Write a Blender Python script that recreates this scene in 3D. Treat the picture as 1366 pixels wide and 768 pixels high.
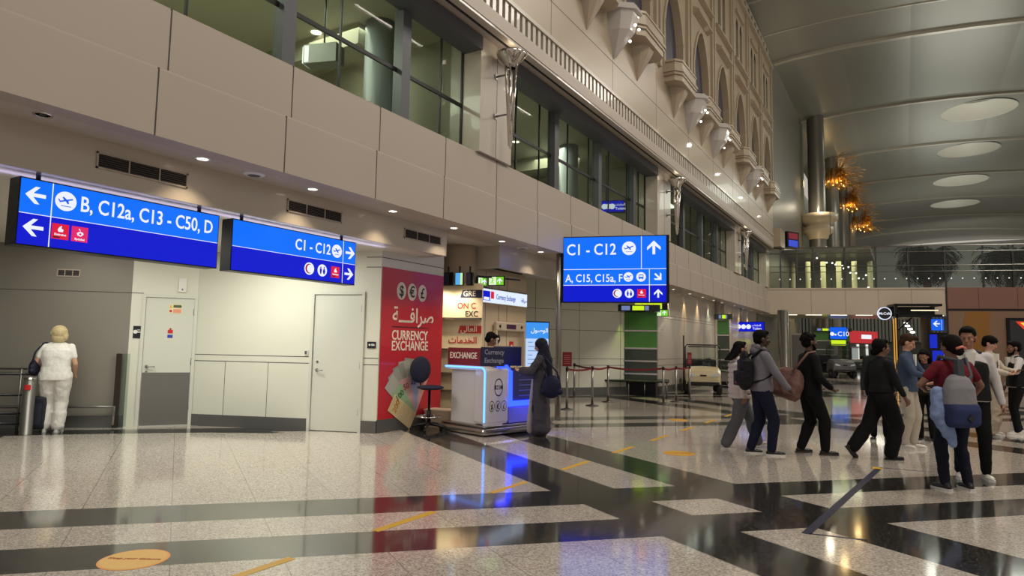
import bpy, math, random
from mathutils import Vector, Matrix, Quaternion
random.seed(7)
for o in list(bpy.data.objects): bpy.data.objects.remove(o)
SC = bpy.context.scene
COL = SC.collection
PI = math.pi
def R(d): return math.radians(d)

# ------------------------------------------------------------------ camera
FPX, CX, CY, HC = 870.0, 683.0, 384.0, 1.5
_up = Vector((860-CX, -9550-CY, FPX)).normalized()          # vertical vanishing point
_yd = Vector((1207-CX, 468-CY, FPX)); _yd = (_yd - _up*_yd.dot(_up)).normalized()   # concourse direction
_xd = _yd.cross(_up)
def ray(px, py):
    c = Vector(((px-CX)/FPX, (py-CY)/FPX, 1.0))
    return Vector((_xd.dot(c), _yd.dot(c), _up.dot(c)))
def onz(px, py, z=0.0):
    d = ray(px, py); t = (z-HC)/d.z
    return Vector((d.x*t, d.y*t, z))
def onx(px, py, x):
    d = ray(px, py); t = x/d.x
    return Vector((x, d.y*t, HC+d.z*t))
def onp(px, py, p, ang):            # vertical plane through p running at ang degrees from world X
    n = Vector((math.sin(R(ang)), -math.cos(R(ang)), 0)); d = ray(px, py)
    t = (Vector((p[0], p[1], 0)) - Vector((0,0,0))).dot(n)/d.dot(n)
    return Vector((d.x*t, d.y*t, HC+d.z*t))
cam_d = bpy.data.cameras.new('camera'); cam = bpy.data.objects.new('camera', cam_d); COL.objects.link(cam)
c0 = Vector((_xd.x, _yd.x, _up.x)); c1 = -Vector((_xd.y, _yd.y, _up.y)); c2 = -Vector((_xd.z, _yd.z, _up.z))
M = Matrix.Identity(4)
for i in range(3): M[i][0] = c0[i]; M[i][1] = c1[i]; M[i][2] = c2[i]
M.translation = (0, 0, HC)
cam.matrix_world = M
cam_d.sensor_width = 36; cam_d.lens = 36*FPX/1366; cam_d.clip_end = 400; cam_d.clip_start = 0.05
SC.camera = cam
SC.view_settings.view_transform = 'Standard'
try: SC.view_settings.look = 'None'
except Exception: pass
SC.view_settings.gamma = 1.0; SC.view_settings.exposure = 0.0
SC.view_settings.use_curve_mapping = False

# ------------------------------------------------------------------ light
W = bpy.data.worlds.new('hall'); SC.world = W; W.use_nodes = True
W.node_tree.nodes['Background'].inputs[0].default_value = (0.95, 0.86, 0.76, 1)
W.node_tree.nodes['Background'].inputs[1].default_value = 0.50
def area(name, loc, size, power, col, rot=(0,0,0), sy=None, spread=None):
    d = bpy.data.lights.new(name, 'AREA'); d.energy = power; d.color = col; d.size = size
    if sy: d.shape = 'RECTANGLE'; d.size_y = sy
    if spread: d.spread = R(spread)
    o = bpy.data.objects.new(name, d); COL.objects.link(o); o.location = loc; o.rotation_euler = rot; return o
def spot(name, loc, power, col, cone=70, blend=.6, rot=(0,0,0), r=.04):
    d = bpy.data.lights.new(name, 'SPOT'); d.energy = power; d.color = col; d.spot_size = R(cone); d.spot_blend = blend; d.shadow_soft_size = r
    o = bpy.data.objects.new(name, d); COL.objects.link(o); o.location = loc; o.rotation_euler = rot; return o
def point(name, loc, power, col, r=.05):
    d = bpy.data.lights.new(name, 'POINT'); d.energy = power; d.color = col; d.shadow_soft_size = r
    o = bpy.data.objects.new(name, d); COL.objects.link(o); o.location = loc; return o
WARM = (1, .80, .55); NEUT = (1, .95, .85); GRN = (.88, 1, .80)
# general hall fill: area lights added for ambient brightness, no fixtures built
for yy in (2, 12, 24, 36):
    area('hall_luminaire', (6, yy, 17.5), 5, 1150, (1, .91, .80))
    area('hall_uplight', (5, yy+4, 12), 4, 420, (1, .93, .80), (PI, 0, 0))
area('hall_luminaire', (5, 62, 16), 8, 900, (.95, 1, .88))
area('hall_uplight', (6, 64, 11), 6, 900, (.98, 1, .90), (PI, 0, 0))
area('hall_uplight', (6, 90, 11), 6, 700, (.98, 1, .90), (PI, 0, 0))
# recess in front of the service doors, kiosk niche, far corridor
area('far_hall_light', (8, 112, 12), 8, 900, (.98, .98, .95), (R(90), 0, 0))  # unseen fill added to brighten the far end wall
area('recess_light', (-9.6, 4.2, 3.02), 1.6, 70, (1, 1, .88), sy=3.0)
area('recess_light', (-8.6, 6.4, 3.02), 1.0, 62, (1, 1, .88))
area('recess_light', (-11.2, 5.0, 3.02), 1.0, 10, (1, .95, .84))

# ------------------------------------------------------------------ materials
def srgb(c):
    f = lambda v: v/12.92 if v <= .04045 else ((v+.055)/1.055)**2.4
    return tuple(f(v/255.0) for v in c) + (1,)
MATS = {}
def mat(name, rgb, rough=.5, metal=0.0, emit=None, es=1.0, spec=.5, coat=0.0, bump=None, var=None):
    if name in MATS: return MATS[name]
    m = bpy.data.materials.new(name); m.use_nodes = True; nt = m.node_tree
    b = nt.nodes['Principled BSDF']
    b.inputs['Base Color'].default_value = srgb(rgb); b.inputs['Roughness'].default_value = rough
    b.inputs['Metallic'].default_value = metal; b.inputs['Specular IOR Level'].default_value = spec
    b.inputs['Coat Weight'].default_value = coat
    if emit is not None:
        b.inputs['Emission Color'].default_value = srgb(emit); b.inputs['Emission Strength'].default_value = es
    tc = None
    if var or bump:
        tc = nt.nodes.new('ShaderNodeTexCoord')
    if var:                                       # (scale, amount): slight tonal variation
        nz = nt.nodes.new('ShaderNodeTexNoise'); nz.inputs['Scale'].default_value = var[0]; nz.inputs['Detail'].default_value = 4
        nt.links.new(tc.outputs['Object'], nz.inputs['Vector'])
        mx = nt.nodes.new('ShaderNodeMix'); mx.data_type = 'RGBA'
        k = var[1]
        mx.inputs[6].default_value = tuple(v*(1-k) for v in srgb(rgb)[:3])+(1,); mx.inputs[7].default_value = tuple(min(1, v*(1+k)) for v in srgb(rgb)[:3])+(1,)
        nt.links.new(nz.outputs['Fac'], mx.inputs[0]); nt.links.new(mx.outputs[2], b.inputs['Base Color'])
    if bump:                                      # (scale, strength)
        nz = nt.nodes.new('ShaderNodeTexNoise'); nz.inputs['Scale'].default_value = bump[0]; nz.inputs['Detail'].default_value = 3
        bp = nt.nodes.new('ShaderNodeBump'); bp.inputs['Strength'].default_value = bump[1]; bp.inputs['Distance'].default_value = .02
        nt.links.new(tc.outputs['Object'], nz.inputs['Vector']); nt.links.new(nz.outputs['Fac'], bp.inputs['Height']); nt.links.new(bp.outputs['Normal'], b.inputs['Normal'])
    MATS[name] = m; return m
def glow(name, rgb, es=1.0):
    if name in MATS: return MATS[name]
    m = mat(name, (8, 8, 8), .4, emit=rgb, es=es, spec=.2); return m
def glassm(name, tint, refl=1.0, a=.12):
    m = bpy.data.materials.new(name); m.use_nodes = True; nt = m.node_tree; nt.nodes.clear()
    out = nt.nodes.new('ShaderNodeOutputMaterial'); mx = nt.nodes.new('ShaderNodeMixShader')
    t = nt.nodes.new('ShaderNodeBsdfTransparent'); t.inputs[0].default_value = tint+(1,)
    g = nt.nodes.new('ShaderNodeBsdfGlossy'); g.inputs['Roughness'].default_value = .03; g.inputs[0].default_value = (.9*refl, .9*refl, .9*refl, 1)
    lw = nt.nodes.new('ShaderNodeLayerWeight'); lw.inputs[0].default_value = .5
    pw = nt.nodes.new('ShaderNodeMath'); pw.operation = 'POWER'; pw.inputs[1].default_value = 4; nt.links.new(lw.outputs['Facing'], pw.inputs[0])
    ml = nt.nodes.new('ShaderNodeMath'); ml.operation = 'MULTIPLY_ADD'; ml.inputs[1].default_value = a*2; ml.inputs[2].default_value = .03; nt.links.new(pw.outputs[0], ml.inputs[0])
    nt.links.new(ml.outputs[0], mx.inputs[0]); nt.links.new(t.outputs[0], mx.inputs[1]); nt.links.new(g.outputs[0], mx.inputs[2]); nt.links.new(mx.outputs[0], out.inputs[0])
    MATS[name] = m; return m

# ------------------------------------------------------------------ mesh builder
class MB:
    def __init__(s): s.v = []; s.f = []; s.mi = []; s.sm = []; s.T = Matrix.Identity(4)
    def add(s, vs, fs, mi=0, smooth=False):
        b = len(s.v); s.v += [tuple(s.T @ Vector(p)) for p in vs]
        for f in fs: s.f.append(tuple(b+i for i in f)); s.mi.append(mi); s.sm.append(smooth)
        return s
    def box(s, x0, x1, y0, y1, z0, z1, mi=0):
        if x0 > x1: x0, x1 = x1, x0
        if y0 > y1: y0, y1 = y1, y0
        if z0 > z1: z0, z1 = z1, z0
        v = [(x0,y0,z0),(x1,y0,z0),(x1,y1,z0),(x0,y1,z0),(x0,y0,z1),(x1,y0,z1),(x1,y1,z1),(x0,y1,z1)]
        return s.add(v, [(0,3,2,1),(4,5,6,7),(0,1,5,4),(1,2,6,5),(2,3,7,6),(3,0,4,7)], mi)
    def cbox(s, c, d, mi=0): return s.box(c[0]-d[0]/2, c[0]+d[0]/2, c[1]-d[1]/2, c[1]+d[1]/2, c[2]-d[2]/2, c[2]+d[2]/2, mi)
    def bbox(s, x0, x1, y0, y1, z0, z1, b=.02, mi=0):      # bevelled box (chamfer on all vertical + top edges)
        n = 3; pts = []
        for (cx, cy, a0) in ((x1-b, y1-b, 0), (x0+b, y1-b, 90), (x0+b, y0+b, 180), (x1-b, y0+b, 270)):
            for k in range(n+1):
                a = R(a0+90*k/n); pts.append((cx+b*math.cos(a), cy+b*math.sin(a)))
        cx, cy = (x0+x1)/2, (y0+y1)/2
        rings = [(z0, b), (z0+b*.3, b*.3), (z0+b, 0), (z1-b, 0), (z1-b*.3, b*.3), (z1, b)]
        vs = []
        for z, ins in rings:
            for (x, y) in pts:
                kx = 1-ins/((x1-x0)/2); ky = 1-ins/((y1-y0)/2)
                vs.append((cx+(x-cx)*kx, cy+(y-cy)*ky, z))
        m = len(pts); fs = [tuple(reversed(range(m))), tuple(range(len(vs)-m, len(vs)))]
        for r in range(len(rings)-1):
            for i in range(m): fs.append((r*m+i, r*m+(i+1)%m, (r+1)*m+(i+1)%m, (r+1)*m+i))
        return s.add(vs, fs, mi)
    def prism(s, pts, y0, y1, mi=0):                         # polygon in local XZ (x,z), extruded in y
        n = len(pts)
        a = sum(pts[i][0]*pts[(i+1)%n][1]-pts[(i+1)%n][0]*pts[i][1] for i in range(n))
        if a < 0: pts = pts[::-1]
        vs = [(x, y0, z) for x, z in pts]+[(x, y1, z) for x, z in pts]
        fs = [tuple(range(n)), tuple(range(2*n-1, n-1, -1))]+[(i, i+n, (i+1)%n+n, (i+1)%n) for i in range(n)]
        return s.add(vs, fs, mi)
    def flat(s, pts, z0, z1, mi=0):                          # polygon in XY extruded in z
        n = len(pts)
        a = sum(pts[i][0]*pts[(i+1)%n][1]-pts[(i+1)%n][0]*pts[i][1] for i in range(n))
        if a < 0: pts = pts[::-1]
        vs = [(x, y, z0) for x, y in pts]+[(x, y, z1) for x, y in pts]
        fs = [tuple(range(n-1, -1, -1)), tuple(range(n, 2*n))]+[(i, (i+1)%n, (i+1)%n+n, i+n) for i in range(n)]
        return s.add(vs, fs, mi)
    def quad(s, a, b, c, d, mi=0): return s.add([a, b, c, d], [(0,1,2,3)], mi)
    def tube(s, pts, r, n=12, mi=0, caps=True):
        pts = [Vector(p) for p in pts]; rs = r if isinstance(r, (list, tuple)) else [r]*len(pts)
        vs = []; prev = None
        for i, p in enumerate(pts):
            t = (pts[min(i+1, len(pts)-1)]-pts[max(i-1, 0)]).normalized()
            if prev is None:
                u = t.orthogonal().normalized()
            else:
                u = (prev - t*prev.dot(t)); u = u.normalized() if u.length > 1e-6 else t.orthogonal().normalized()
            prev = u; w = t.cross(u)
            for k in range(n):
                a = 2*PI*k/n; vs.append(tuple(p+(u*math.cos(a)+w*math.sin(a))*rs[i]))
        fs = []
        for i in range(len(pts)-1):
            for k in range(n): fs.append((i*n+k, i*n+(k+1)%n, (i+1)*n+(k+1)%n, (i+1)*n+k))
        s.add(vs, fs, mi, True)
        if caps:
            b = len(s.v)-len(vs)
            s.f.append(tuple(b+k for k in reversed(range(n)))); s.mi.append(mi); s.sm.append(False)
            s.f.append(tuple(b+len(vs)-n+k for k in range(n))); s.mi.append(mi); s.sm.append(False)
        return s
    def lathe(s, prof, c=(0,0,0), n=24, mi=0, a0=0, a1=360, smooth=True):   # prof: (r,z)
        vs = []; full = abs(a1-a0) >= 359.9; m = n if full else n+1
        for r_, z in prof:
            for k in range(m):
                a = R(a0+(a1-a0)*k/n); vs.append((c[0]+r_*math.cos(a), c[1]+r_*math.sin(a), c[2]+z))
        fs = []
        for i in range(len(prof)-1):
            for k in range(n):
                k2 = (k+1) % m if full else k+1
                fs.append((i*m+k, i*m+k2, (i+1)*m+k2, (i+1)*m+k))
        s.add(vs, fs, mi, smooth)
        return s
    def cyl(s, c, r, z0, z1, n=24, mi=0): return s.lathe([(0, z0), (r, z0), (r, z0), (r, z1), (r, z1), (0, z1)], c, n, mi)
    def sph(s, c, r, n=16, mi=0, sq=(1,1,1)):
        m = n//2; vs = []
        for i in range(m+1):
            t = PI*i/m
            for k in range(n):
                a = 2*PI*k/n; vs.append((c[0]+r*sq[0]*math.sin(t)*math.cos(a), c[1]+r*sq[1]*math.sin(t)*math.sin(a), c[2]-r*sq[2]*math.cos(t)))
        fs = []
        for i in range(m):
            for k in range(n): fs.append((i*n+k, i*n+(k+1)%n, (i+1)*n+(k+1)%n, (i+1)*n+k))
        return s.add(vs, fs, mi, True)
    def build(s, name, mats, parent=None, loc=None, rotz=None):
        me = bpy.data.meshes.new(name); me.from_pydata(s.v, [], s.f)
        if not isinstance(mats, (list, tuple)): mats = [mats]
        for m in mats: me.materials.append(m)
        me.polygons.foreach_set('material_index', s.mi); me.polygons.foreach_set('use_smooth', s.sm)
        me.validate(); me.update()
        o = bpy.data.objects.new(name, me); COL.objects.link(o)
        if parent: o.parent = parent
        if loc is not None: o.location = loc
        if rotz is not None: o.rotation_euler = (0, 0, rotz)
        return o
def tag(o, label=None, cat=None, group=None, kind=None):
    if label: o['label'] = label
    if cat: o['category'] = cat
    if group: o['group'] = group
    if kind: o['kind'] = kind
    return o
def struct(o): o['kind'] = 'structure'; return o
def empty(name, loc, rz=0, label=None, cat=None, group=None):
    o = bpy.data.objects.new(name, None); COL.objects.link(o); o.location = loc; o.rotation_euler = (0, 0, rz); o.empty_display_size = .1
    return tag(o, label, cat, group)
def kids(o): return [c for c in bpy.data.objects if c.parent == o]
def copy_tree(o, parent=None):
    c = o.copy(); COL.objects.link(c); c.parent = parent
    for ch in kids(o): copy_tree(ch, c)
    return c
def repeat(proto, places, label_fn):           # places: (loc, rotz); first uses proto itself
    tree = [proto]; out = []
    for i, (loc, rz) in enumerate(places):
        o = proto if i == 0 else copy_tree(proto)
        o.location = loc; o.rotation_euler = (0, 0, rz); o['label'] = label_fn(i); out.append(o)
    return out
# text: local x right, z up, faces local -y
def text(s, size, x, y, z, m, parent, name='lettering', align='LEFT', depth=.0015, sx=1.0, label=None):
    cu = bpy.data.curves.new(name, 'FONT'); cu.body = s; cu.size = size; cu.align_x = align; cu.extrude = depth; cu.resolution_u = 3; cu.offset = size*.012
    cu.materials.append(m)
    t = bpy.data.objects.new('tmp', cu); COL.objects.link(t)
    dg = bpy.context.evaluated_depsgraph_get(); dg.update()
    me = bpy.data.meshes.new_from_object(t.evaluated_get(dg)); bpy.data.objects.remove(t)
    for v in me.vertices:
        a, b, c = v.co; v.co = (a*sx, -c, b)
    me.name = name
    if not me.materials: me.materials.append(m)
    o = bpy.data.objects.new(name, me); COL.objects.link(o); o.parent = parent; o.location = (x, y, z)
    if label: o['label'] = label
    return o
def circ(cx, cz, r, n=24, ry=None): return [(cx+r*math.cos(2*PI*k/n), cz+(ry or r)*math.sin(2*PI*k/n)) for k in range(n)]
def arrow(cx, cz, s, ang):                    # chevron arrow pointing along ang
    pts = [(.5, 0), (.02, .48), (-.20, .48), (.10, .13), (.10, .10), (-.5, .10), (-.5, -.10), (.10, -.10), (.10, -.13), (-.20, -.48), (.02, -.48)]
    c, n_ = math.cos(R(ang)), math.sin(R(ang))
    return [(cx+s*(x*c-z*n_), cz+s*(x*n_+z*c)) for x, z in pts]
def bar2(x0, z0, x1, z1, w):
    dx, dz = x1-x0, z1-z0; l = math.hypot(dx, dz); nx, nz = -dz/l*w/2, dx/l*w/2
    return [(x0+nx, z0+nz), (x0-nx, z0-nz), (x1-nx, z1-nz), (x1+nx, z1+nz)]
# remeshed solids (people, bags, leaves): union of tapered capsules and ellipsoids
class Blob:
    def __init__(s): s.m = MB()
    def cap(s, a, ra, b, rb, n=14):
        a = Vector(a); b = Vector(b); d = b-a; L = d.length
        if L < 1e-5: s.m.sph(a, max(ra, rb), n); return s
        t = d/L; pts = []; rs = []
        for k in range(5):
            q = PI/2*(1-k/4.0); pts.append(a-t*ra*math.sin(q)); rs.append(max(.0005, ra*math.cos(q)))
        for k in range(5):
            q = PI/2*k/4.0; pts.append(b+t*rb*math.sin(q)); rs.append(max(.0005, rb*math.cos(q)))
        s.m.tube(pts, rs, n); return s
    def ell(s, c, r, rot=None, n=20):
        T = s.m.T.copy(); s.m.T = T @ Matrix.Translation(Vector(c)) @ (rot.to_4x4() if rot else Matrix.Identity(4))
        s.m.sph((0,0,0), 1, n, 0, r); s.m.T = T; return s
    def box(s, x0, x1, y0, y1, z0, z1): s.m.box(x0, x1, y0, y1, z0, z1); return s
    def loft(s, rings, n=28, e=2.4):           # flat-ended stack of superelliptic rings (centre, rx, ry)
        vs = []
        for c, rx, ry in rings:
            for k in range(n):
                a = 2*PI*k/n; ca, sa = math.cos(a), math.sin(a)
                vs.append((c[0]+rx*abs(ca)**(2/e)*(1 if ca >= 0 else -1), c[1]+ry*abs(sa)**(2/e)*(1 if sa >= 0 else -1), c[2]))
        fs = [tuple(reversed(range(n))), tuple(range(len(vs)-n, len(vs)))]
        for i in range(len(rings)-1):
            for k in range(n): fs.append((i*n+k, i*n+(k+1)%n, (i+1)*n+(k+1)%n, (i+1)*n+k))
        s.m.add(vs, fs); return s
    def build(s, name, m, parent=None, vox=.01, smooth=3, wrinkle=0, wscale=.12, loc=None, rotz=None, dec=None):
        o = s.m.build(name, m)
        rm = o.modifiers.new('r', 'REMESH'); rm.mode = 'VOXEL'; rm.voxel_size = vox; rm.use_smooth_shade = True
        if smooth:
            sm = o.modifiers.new('s', 'SMOOTH'); sm.factor = .5; sm.iterations = smooth
        if wrinkle:
            tx = bpy.data.textures.new('folds', 'CLOUDS'); tx.noise_scale = wscale; tx.noise_depth = 2
            dm = o.modifiers.new('d', 'DISPLACE'); dm.texture = tx; dm.strength = wrinkle; dm.mid_level = .5; dm.texture_coords = 'LOCAL'
        if dec:
            dc = o.modifiers.new('c', 'DECIMATE'); dc.ratio = dec
        dg = bpy.context.evaluated_depsgraph_get(); dg.update()
        me = bpy.data.meshes.new_from_object(o.evaluated_get(dg)); me.name = name
        old = o.data; o.modifiers.clear(); o.data = me; bpy.data.meshes.remove(old)
        me.polygons.foreach_set('use_smooth', [True]*len(me.polygons))
        if not me.materials: me.materials.append(m)
        if parent: o.parent = parent
        if loc is not None: o.location = loc
        if rotz is not None: o.rotation_euler = (0, 0, rotz)
        return o
# ================================================================== SETTING
SK = 17.0                                       # the cross walls and the bridge run 17 degrees off square
taupe = mat('taupe_panel', (176, 164, 152), .42, var=(.6, .05))
taupe2 = mat('taupe_panel_light', (188, 178, 165), .32, coat=.25, var=(.5, .04))
facade_m = mat('facade_paint', (164, 149, 126), .30, coat=.3, var=(.8, .05))
joint = mat('panel_joint', (70, 64, 58), .7)
white_w = mat('white_wall_panel', (214, 214, 200), .45, var=(.7, .03))
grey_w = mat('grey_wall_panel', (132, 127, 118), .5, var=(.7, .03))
white_d = mat('door_white', (206, 207, 196), .4)
steel = mat('brushed_steel', (150, 148, 144), .32, .9)
steel_d = mat('dark_steel', (70, 70, 74), .35, .8)
chrome = mat('chrome', (210, 205, 200), .12, 1.0)
kick = mat('skirting_grey', (98, 98, 96), .45, .4)
black = mat('black_plastic', (18, 18, 22), .45)
blackm = mat('black_metal', (14, 14, 18), .4, .5)
framegrey = mat('frame_grey', (84, 86, 92), .45, .2)
whitem = mat('white_plastic', (225, 225, 220), .4)
GL = glassm('window_glass', (.80, .86, .80), 1.0, .25)
GLC = glassm('clear_glass', (.86, .90, .87), .8, .12)

# floor: terrazzo, light field crossed by pairs of dark bands in two directions
def floor_material():
    m = bpy.data.materials.new('terrazzo_floor'); m.use_nodes = True; nt = m.node_tree; b = nt.nodes['Principled BSDF']
    tc = nt.nodes.new('ShaderNodeTexCoord'); sp = nt.nodes.new('ShaderNodeSeparateXYZ'); nt.links.new(tc.outputs['Object'], sp.inputs[0])
    def mth(op, a, c=None, clamp=False):
        n = nt.nodes.new('ShaderNodeMath'); n.operation = op; n.use_clamp = clamp
        for i, v in enumerate((a, c)):
            if v is None: continue
            if isinstance(v, (int, float)): n.inputs[i].default_value = v
            else: nt.links.new(v, n.inputs[i])
        return n.outputs[0]
    X, Y = sp.outputs[0], sp.outputs[1]
    s = mth('ADD', mth('MULTIPLY', X, -.7071), mth('MULTIPLY', Y, .7071))
    r = mth('ADD', mth('MULTIPLY', X, .53), mth('MULTIPLY', Y, .848))
    def bands(v, per, iv):                      # repeating intervals
        q = mth('MODULO', mth('ADD', v, per*20), per)
        tot = None
        for a, c in iv:
            k = mth('MULTIPLY', mth('GREATER_THAN', q, a), mth('LESS_THAN', q, c)); tot = k if tot is None else mth('ADD', tot, k)
        return tot
    # s: dark 4.91-5.46, 6.02-6.62 and again 11.7-12.15, 12.7-13.1 ; r: dark 3.54-4.22, 4.92-5.64 ...
    ds = bands(s, 6.72, [(4.91, 5.46), (6.02, 6.62)])
    dr = bands(r, 7.9, [(3.54, 4.22), (4.92, 5.64)])
    dark = mth('MINIMUM', mth('ADD', ds, dr), 1.0)
    # thin slab joints
    jr = mth('LESS_THAN', mth('MODULO', mth('ADD', r, 7.0-.03), .7), .007)
    js = mth('LESS_THAN', mth('MODULO', mth('ADD', s, 12.0), 1.2), .005)
    jn = mth('MULTIPLY', mth('MINIMUM', mth('ADD', jr, mth('MULTIPLY', js, .5)), 1.0), .55)
    n1 = nt.nodes.new('ShaderNodeTexVoronoi'); n1.inputs['Scale'].default_value = 90
    nt.links.new(tc.outputs['Object'], n1.inputs['Vector'])
    n2 = nt.nodes.new('ShaderNodeTexNoise'); n2.inputs['Scale'].default_value = .35; nt.links.new(tc.outputs['Object'], n2.inputs['Vector'])
    def ramp(inp, stops):
        rp = nt.nodes.new('ShaderNodeValToRGB'); e = rp.color_ramp.elements
        while len(e) < len(stops): e.new(.5)
        for i, (p, c) in enumerate(stops): e[i].position = p; e[i].color = srgb(c)
        nt.links.new(inp, rp.inputs[0]); return rp.outputs[0]
    sepc = nt.nodes.new('ShaderNodeSeparateColor'); nt.links.new(n1.outputs['Color'], sepc.inputs[0])
    lightc = ramp(sepc.outputs[0], [(0, (146, 136, 127)), (.3, (182, 172, 161)), (.7, (198, 189, 178)), (1, (222, 214, 204))])
    darkc = ramp(sepc.outputs[0], [(0, (34, 33, 32)), (.6, (48, 47, 45)), (.9, (62, 60, 57)), (1, (106, 102, 96))])
    def mix(f, a, c):
        mx = nt.nodes.new('ShaderNodeMix'); mx.data_type = 'RGBA'
        nt.links.new(f, mx.inputs[0])
        for i, v in ((6, a), (7, c)):
            if isinstance(v, tuple): mx.inputs[i].default_value = v
            else: nt.links.new(v, mx.inputs[i])
        return mx.outputs[2]
    c = mix(dark, lightc, darkc); c = mix(jn, c, srgb((52, 47, 42)))
    nt.links.new(c, b.inputs['Base Color'])
    rr = mth('ADD', mth('MULTIPLY', n2.outputs['Fac'], .06), .075); nt.links.new(rr, b.inputs['Roughness'])
    b.inputs['Specular IOR Level'].default_value = .62
    b.inputs['Coat Weight'].default_value = .35; b.inputs['Coat Roughness'].default_value = .06
    return m
fm = MB().box(-24, 34, -8, 120, -.2, 0); floor = struct(fm.build('floor', floor_material()))

# ---- left wall of the recess (runs at 58 deg) with service door 1
def wall_run(name, p0, p1, z0, z1, m, thick=.18, side='front', lines_z=(), lines_u=(), off=0, mats=None):
    """vertical wall from p0 to p1 (front face on the right-hand, camera side). joints as thin recess strips"""
    p0 = Vector((p0[0], p0[1], 0)); p1 = Vector((p1[0], p1[1], 0)); L = (p1-p0).length; a = math.atan2(p1.y-p0.y, p1.x-p0.x)
    mb = MB(); mb.box(0, L, 0, thick, z0, z1, 0)
    for z in lines_z: mb.box(0, L, -.0025, .002, z-.006, z+.006, 1)
    for u in lines_u: mb.box(u-.006, u+.006, -.0025, .002, z0, z1, 1)
    o = mb.build(name, [m, joint], None, (p0.x, p0.y, 0), a); struct(o); return o, a, L
def base_run(p0, p1, h=.2, name='baseboard_left', z0=0.0, m=None, t=.02):
    p0 = Vector((p0[0], p0[1], 0)); p1 = Vector((p1[0], p1[1], 0)); L = (p1-p0).length; a = math.atan2(p1.y-p0.y, p1.x-p0.x)
    o = MB().box(0, L, -t, 0, z0, h).build(name, m or kick, None, (p0.x, p0.y, 0), a); return struct(o)
A58 = R(57)
C0 = Vector((-10.80, 7.07, 0)); d58 = Vector((math.cos(A58), math.sin(A58), 0))
D1a = C0 - d58*.80; WA = C0 - d58*1.02
d42 = (Vector((-11.34, 6.20, 0))-Vector((-12.10, 5.52, 0))).normalized(); A42 = math.atan2(d42.y, d42.x); L0 = WA - d42*9.0
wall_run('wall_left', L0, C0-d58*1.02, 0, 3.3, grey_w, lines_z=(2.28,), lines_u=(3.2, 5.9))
wall_run('wall_left', C0-d58*1.02, D1a-d58*.04, 0, 3.3, white_w, lines_z=(2.28,))
o, a, L = wall_run('wall_left', D1a-d58*.04, C0, 2.26, 3.3, white_w)
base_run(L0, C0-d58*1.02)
# door 1 leaf with kick plate
def service_door(n, p0, ang, w, h, kickh, lever_x, plates=True):
    e = empty('door_%d' % n, (p0[0], p0[1], 0), ang); struct(e)
    fr = MB(); fr.box(-.05, 0, -.03, .1, 0, h+.05).box(w, w+.05, -.03, .1, 0, h+.05).box(0, w, -.03, .1, h, h+.05); fr.build('door_frame', white_d, e)
    MB().box(0.004, w-.004, .0, .045, .01, h-.004).build('door_leaf', white_d, e)
    if kickh: MB().box(.01, w-.01, -.004, .0, .02, kickh).build('kick_plate', mat('kick_plate', (128, 126, 122), .4, .7), e)
    hd = MB().lathe([(0,0),(.028,0),(.028,.01),(.0,.01)], (0,0,0), 16)
    hd = MB(); s = 1 if lever_x < w/2 else -1
    hd.tube([(lever_x, 0, 1.02), (lever_x, -.012, 1.02)], .028, 16); hd.tube([(lever_x, -.01, 1.02), (lever_x, -.055, 1.02), (lever_x+s*.03, -.062, 1.02), (lever_x+s*.13, -.06, 1.02)], .009, 10)
    hd.build('door_handle', steel, e)
    MB().tube([(lever_x, 0, 1.16 if not kickh else .93), (lever_x, -.008, 1.16 if not kickh else .93)], .022, 14).build('lock_cylinder', steel, e)
    hx = w-.004 if lever_x < w/2 else .004
    hg = MB()
    for z in (.28, 1.05, h-.3): hg.tube([(hx, -.012, z), (hx, -.012, z+.12)], .01, 8)
    hg.build('hinge', steel, e)
    return e
w1 = .76
door1 = service_door(1, D1a, A58, w1, 2.22, .92, .07)
st = MB(); st.prism([(.36, 1.95), (.56, 1.95), (.56, 2.12), (.36, 2.12)], -.006, -.001, 0)
st.prism([(.365, 2.04), (.41, 2.04), (.3875, 2.105)], -.008, -.006, 1); st.prism([(.425, 2.05), (.55, 2.05), (.55, 2.10), (.425, 2.10)], -.008, -.006, 2); st.prism([(.425, 1.96), (.55, 1.96), (.55, 2.025), (.425, 2.025)], -.008, -.006, 3); st.prism(circ(.387, 1.99, .022), -.008, -.006, 4)
caut = st.build('caution_notice', [mat('notice_cream', (224, 214, 176), .5), mat('notice_yellow', (220, 180, 40), .5), mat('notice_green', (96, 110, 70), .5), mat('notice_peach', (226, 150, 120), .5), mat('notice_red', (196, 30, 36), .5)], door1)
text('CAUTION', .028, .43, -.009, 2.065, black, caut, 'notice_text')
dn = MB().prism([(.36, 1.60), (.44, 1.60), (.44, 1.66), (.36, 1.66)], -.006, -.001, 0).prism(circ(.40, 1.675, .018), -.006, -.001, 0).prism([(.36, 1.52), (.44, 1.52), (.44, 1.575), (.36, 1.575)], -.006, -.001, 1)
dn.build('fire_door_sticker', [mat('notice_red', (196, 30, 36), .5), mat('notice_blue', (40, 60, 170), .5)], door1)
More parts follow.
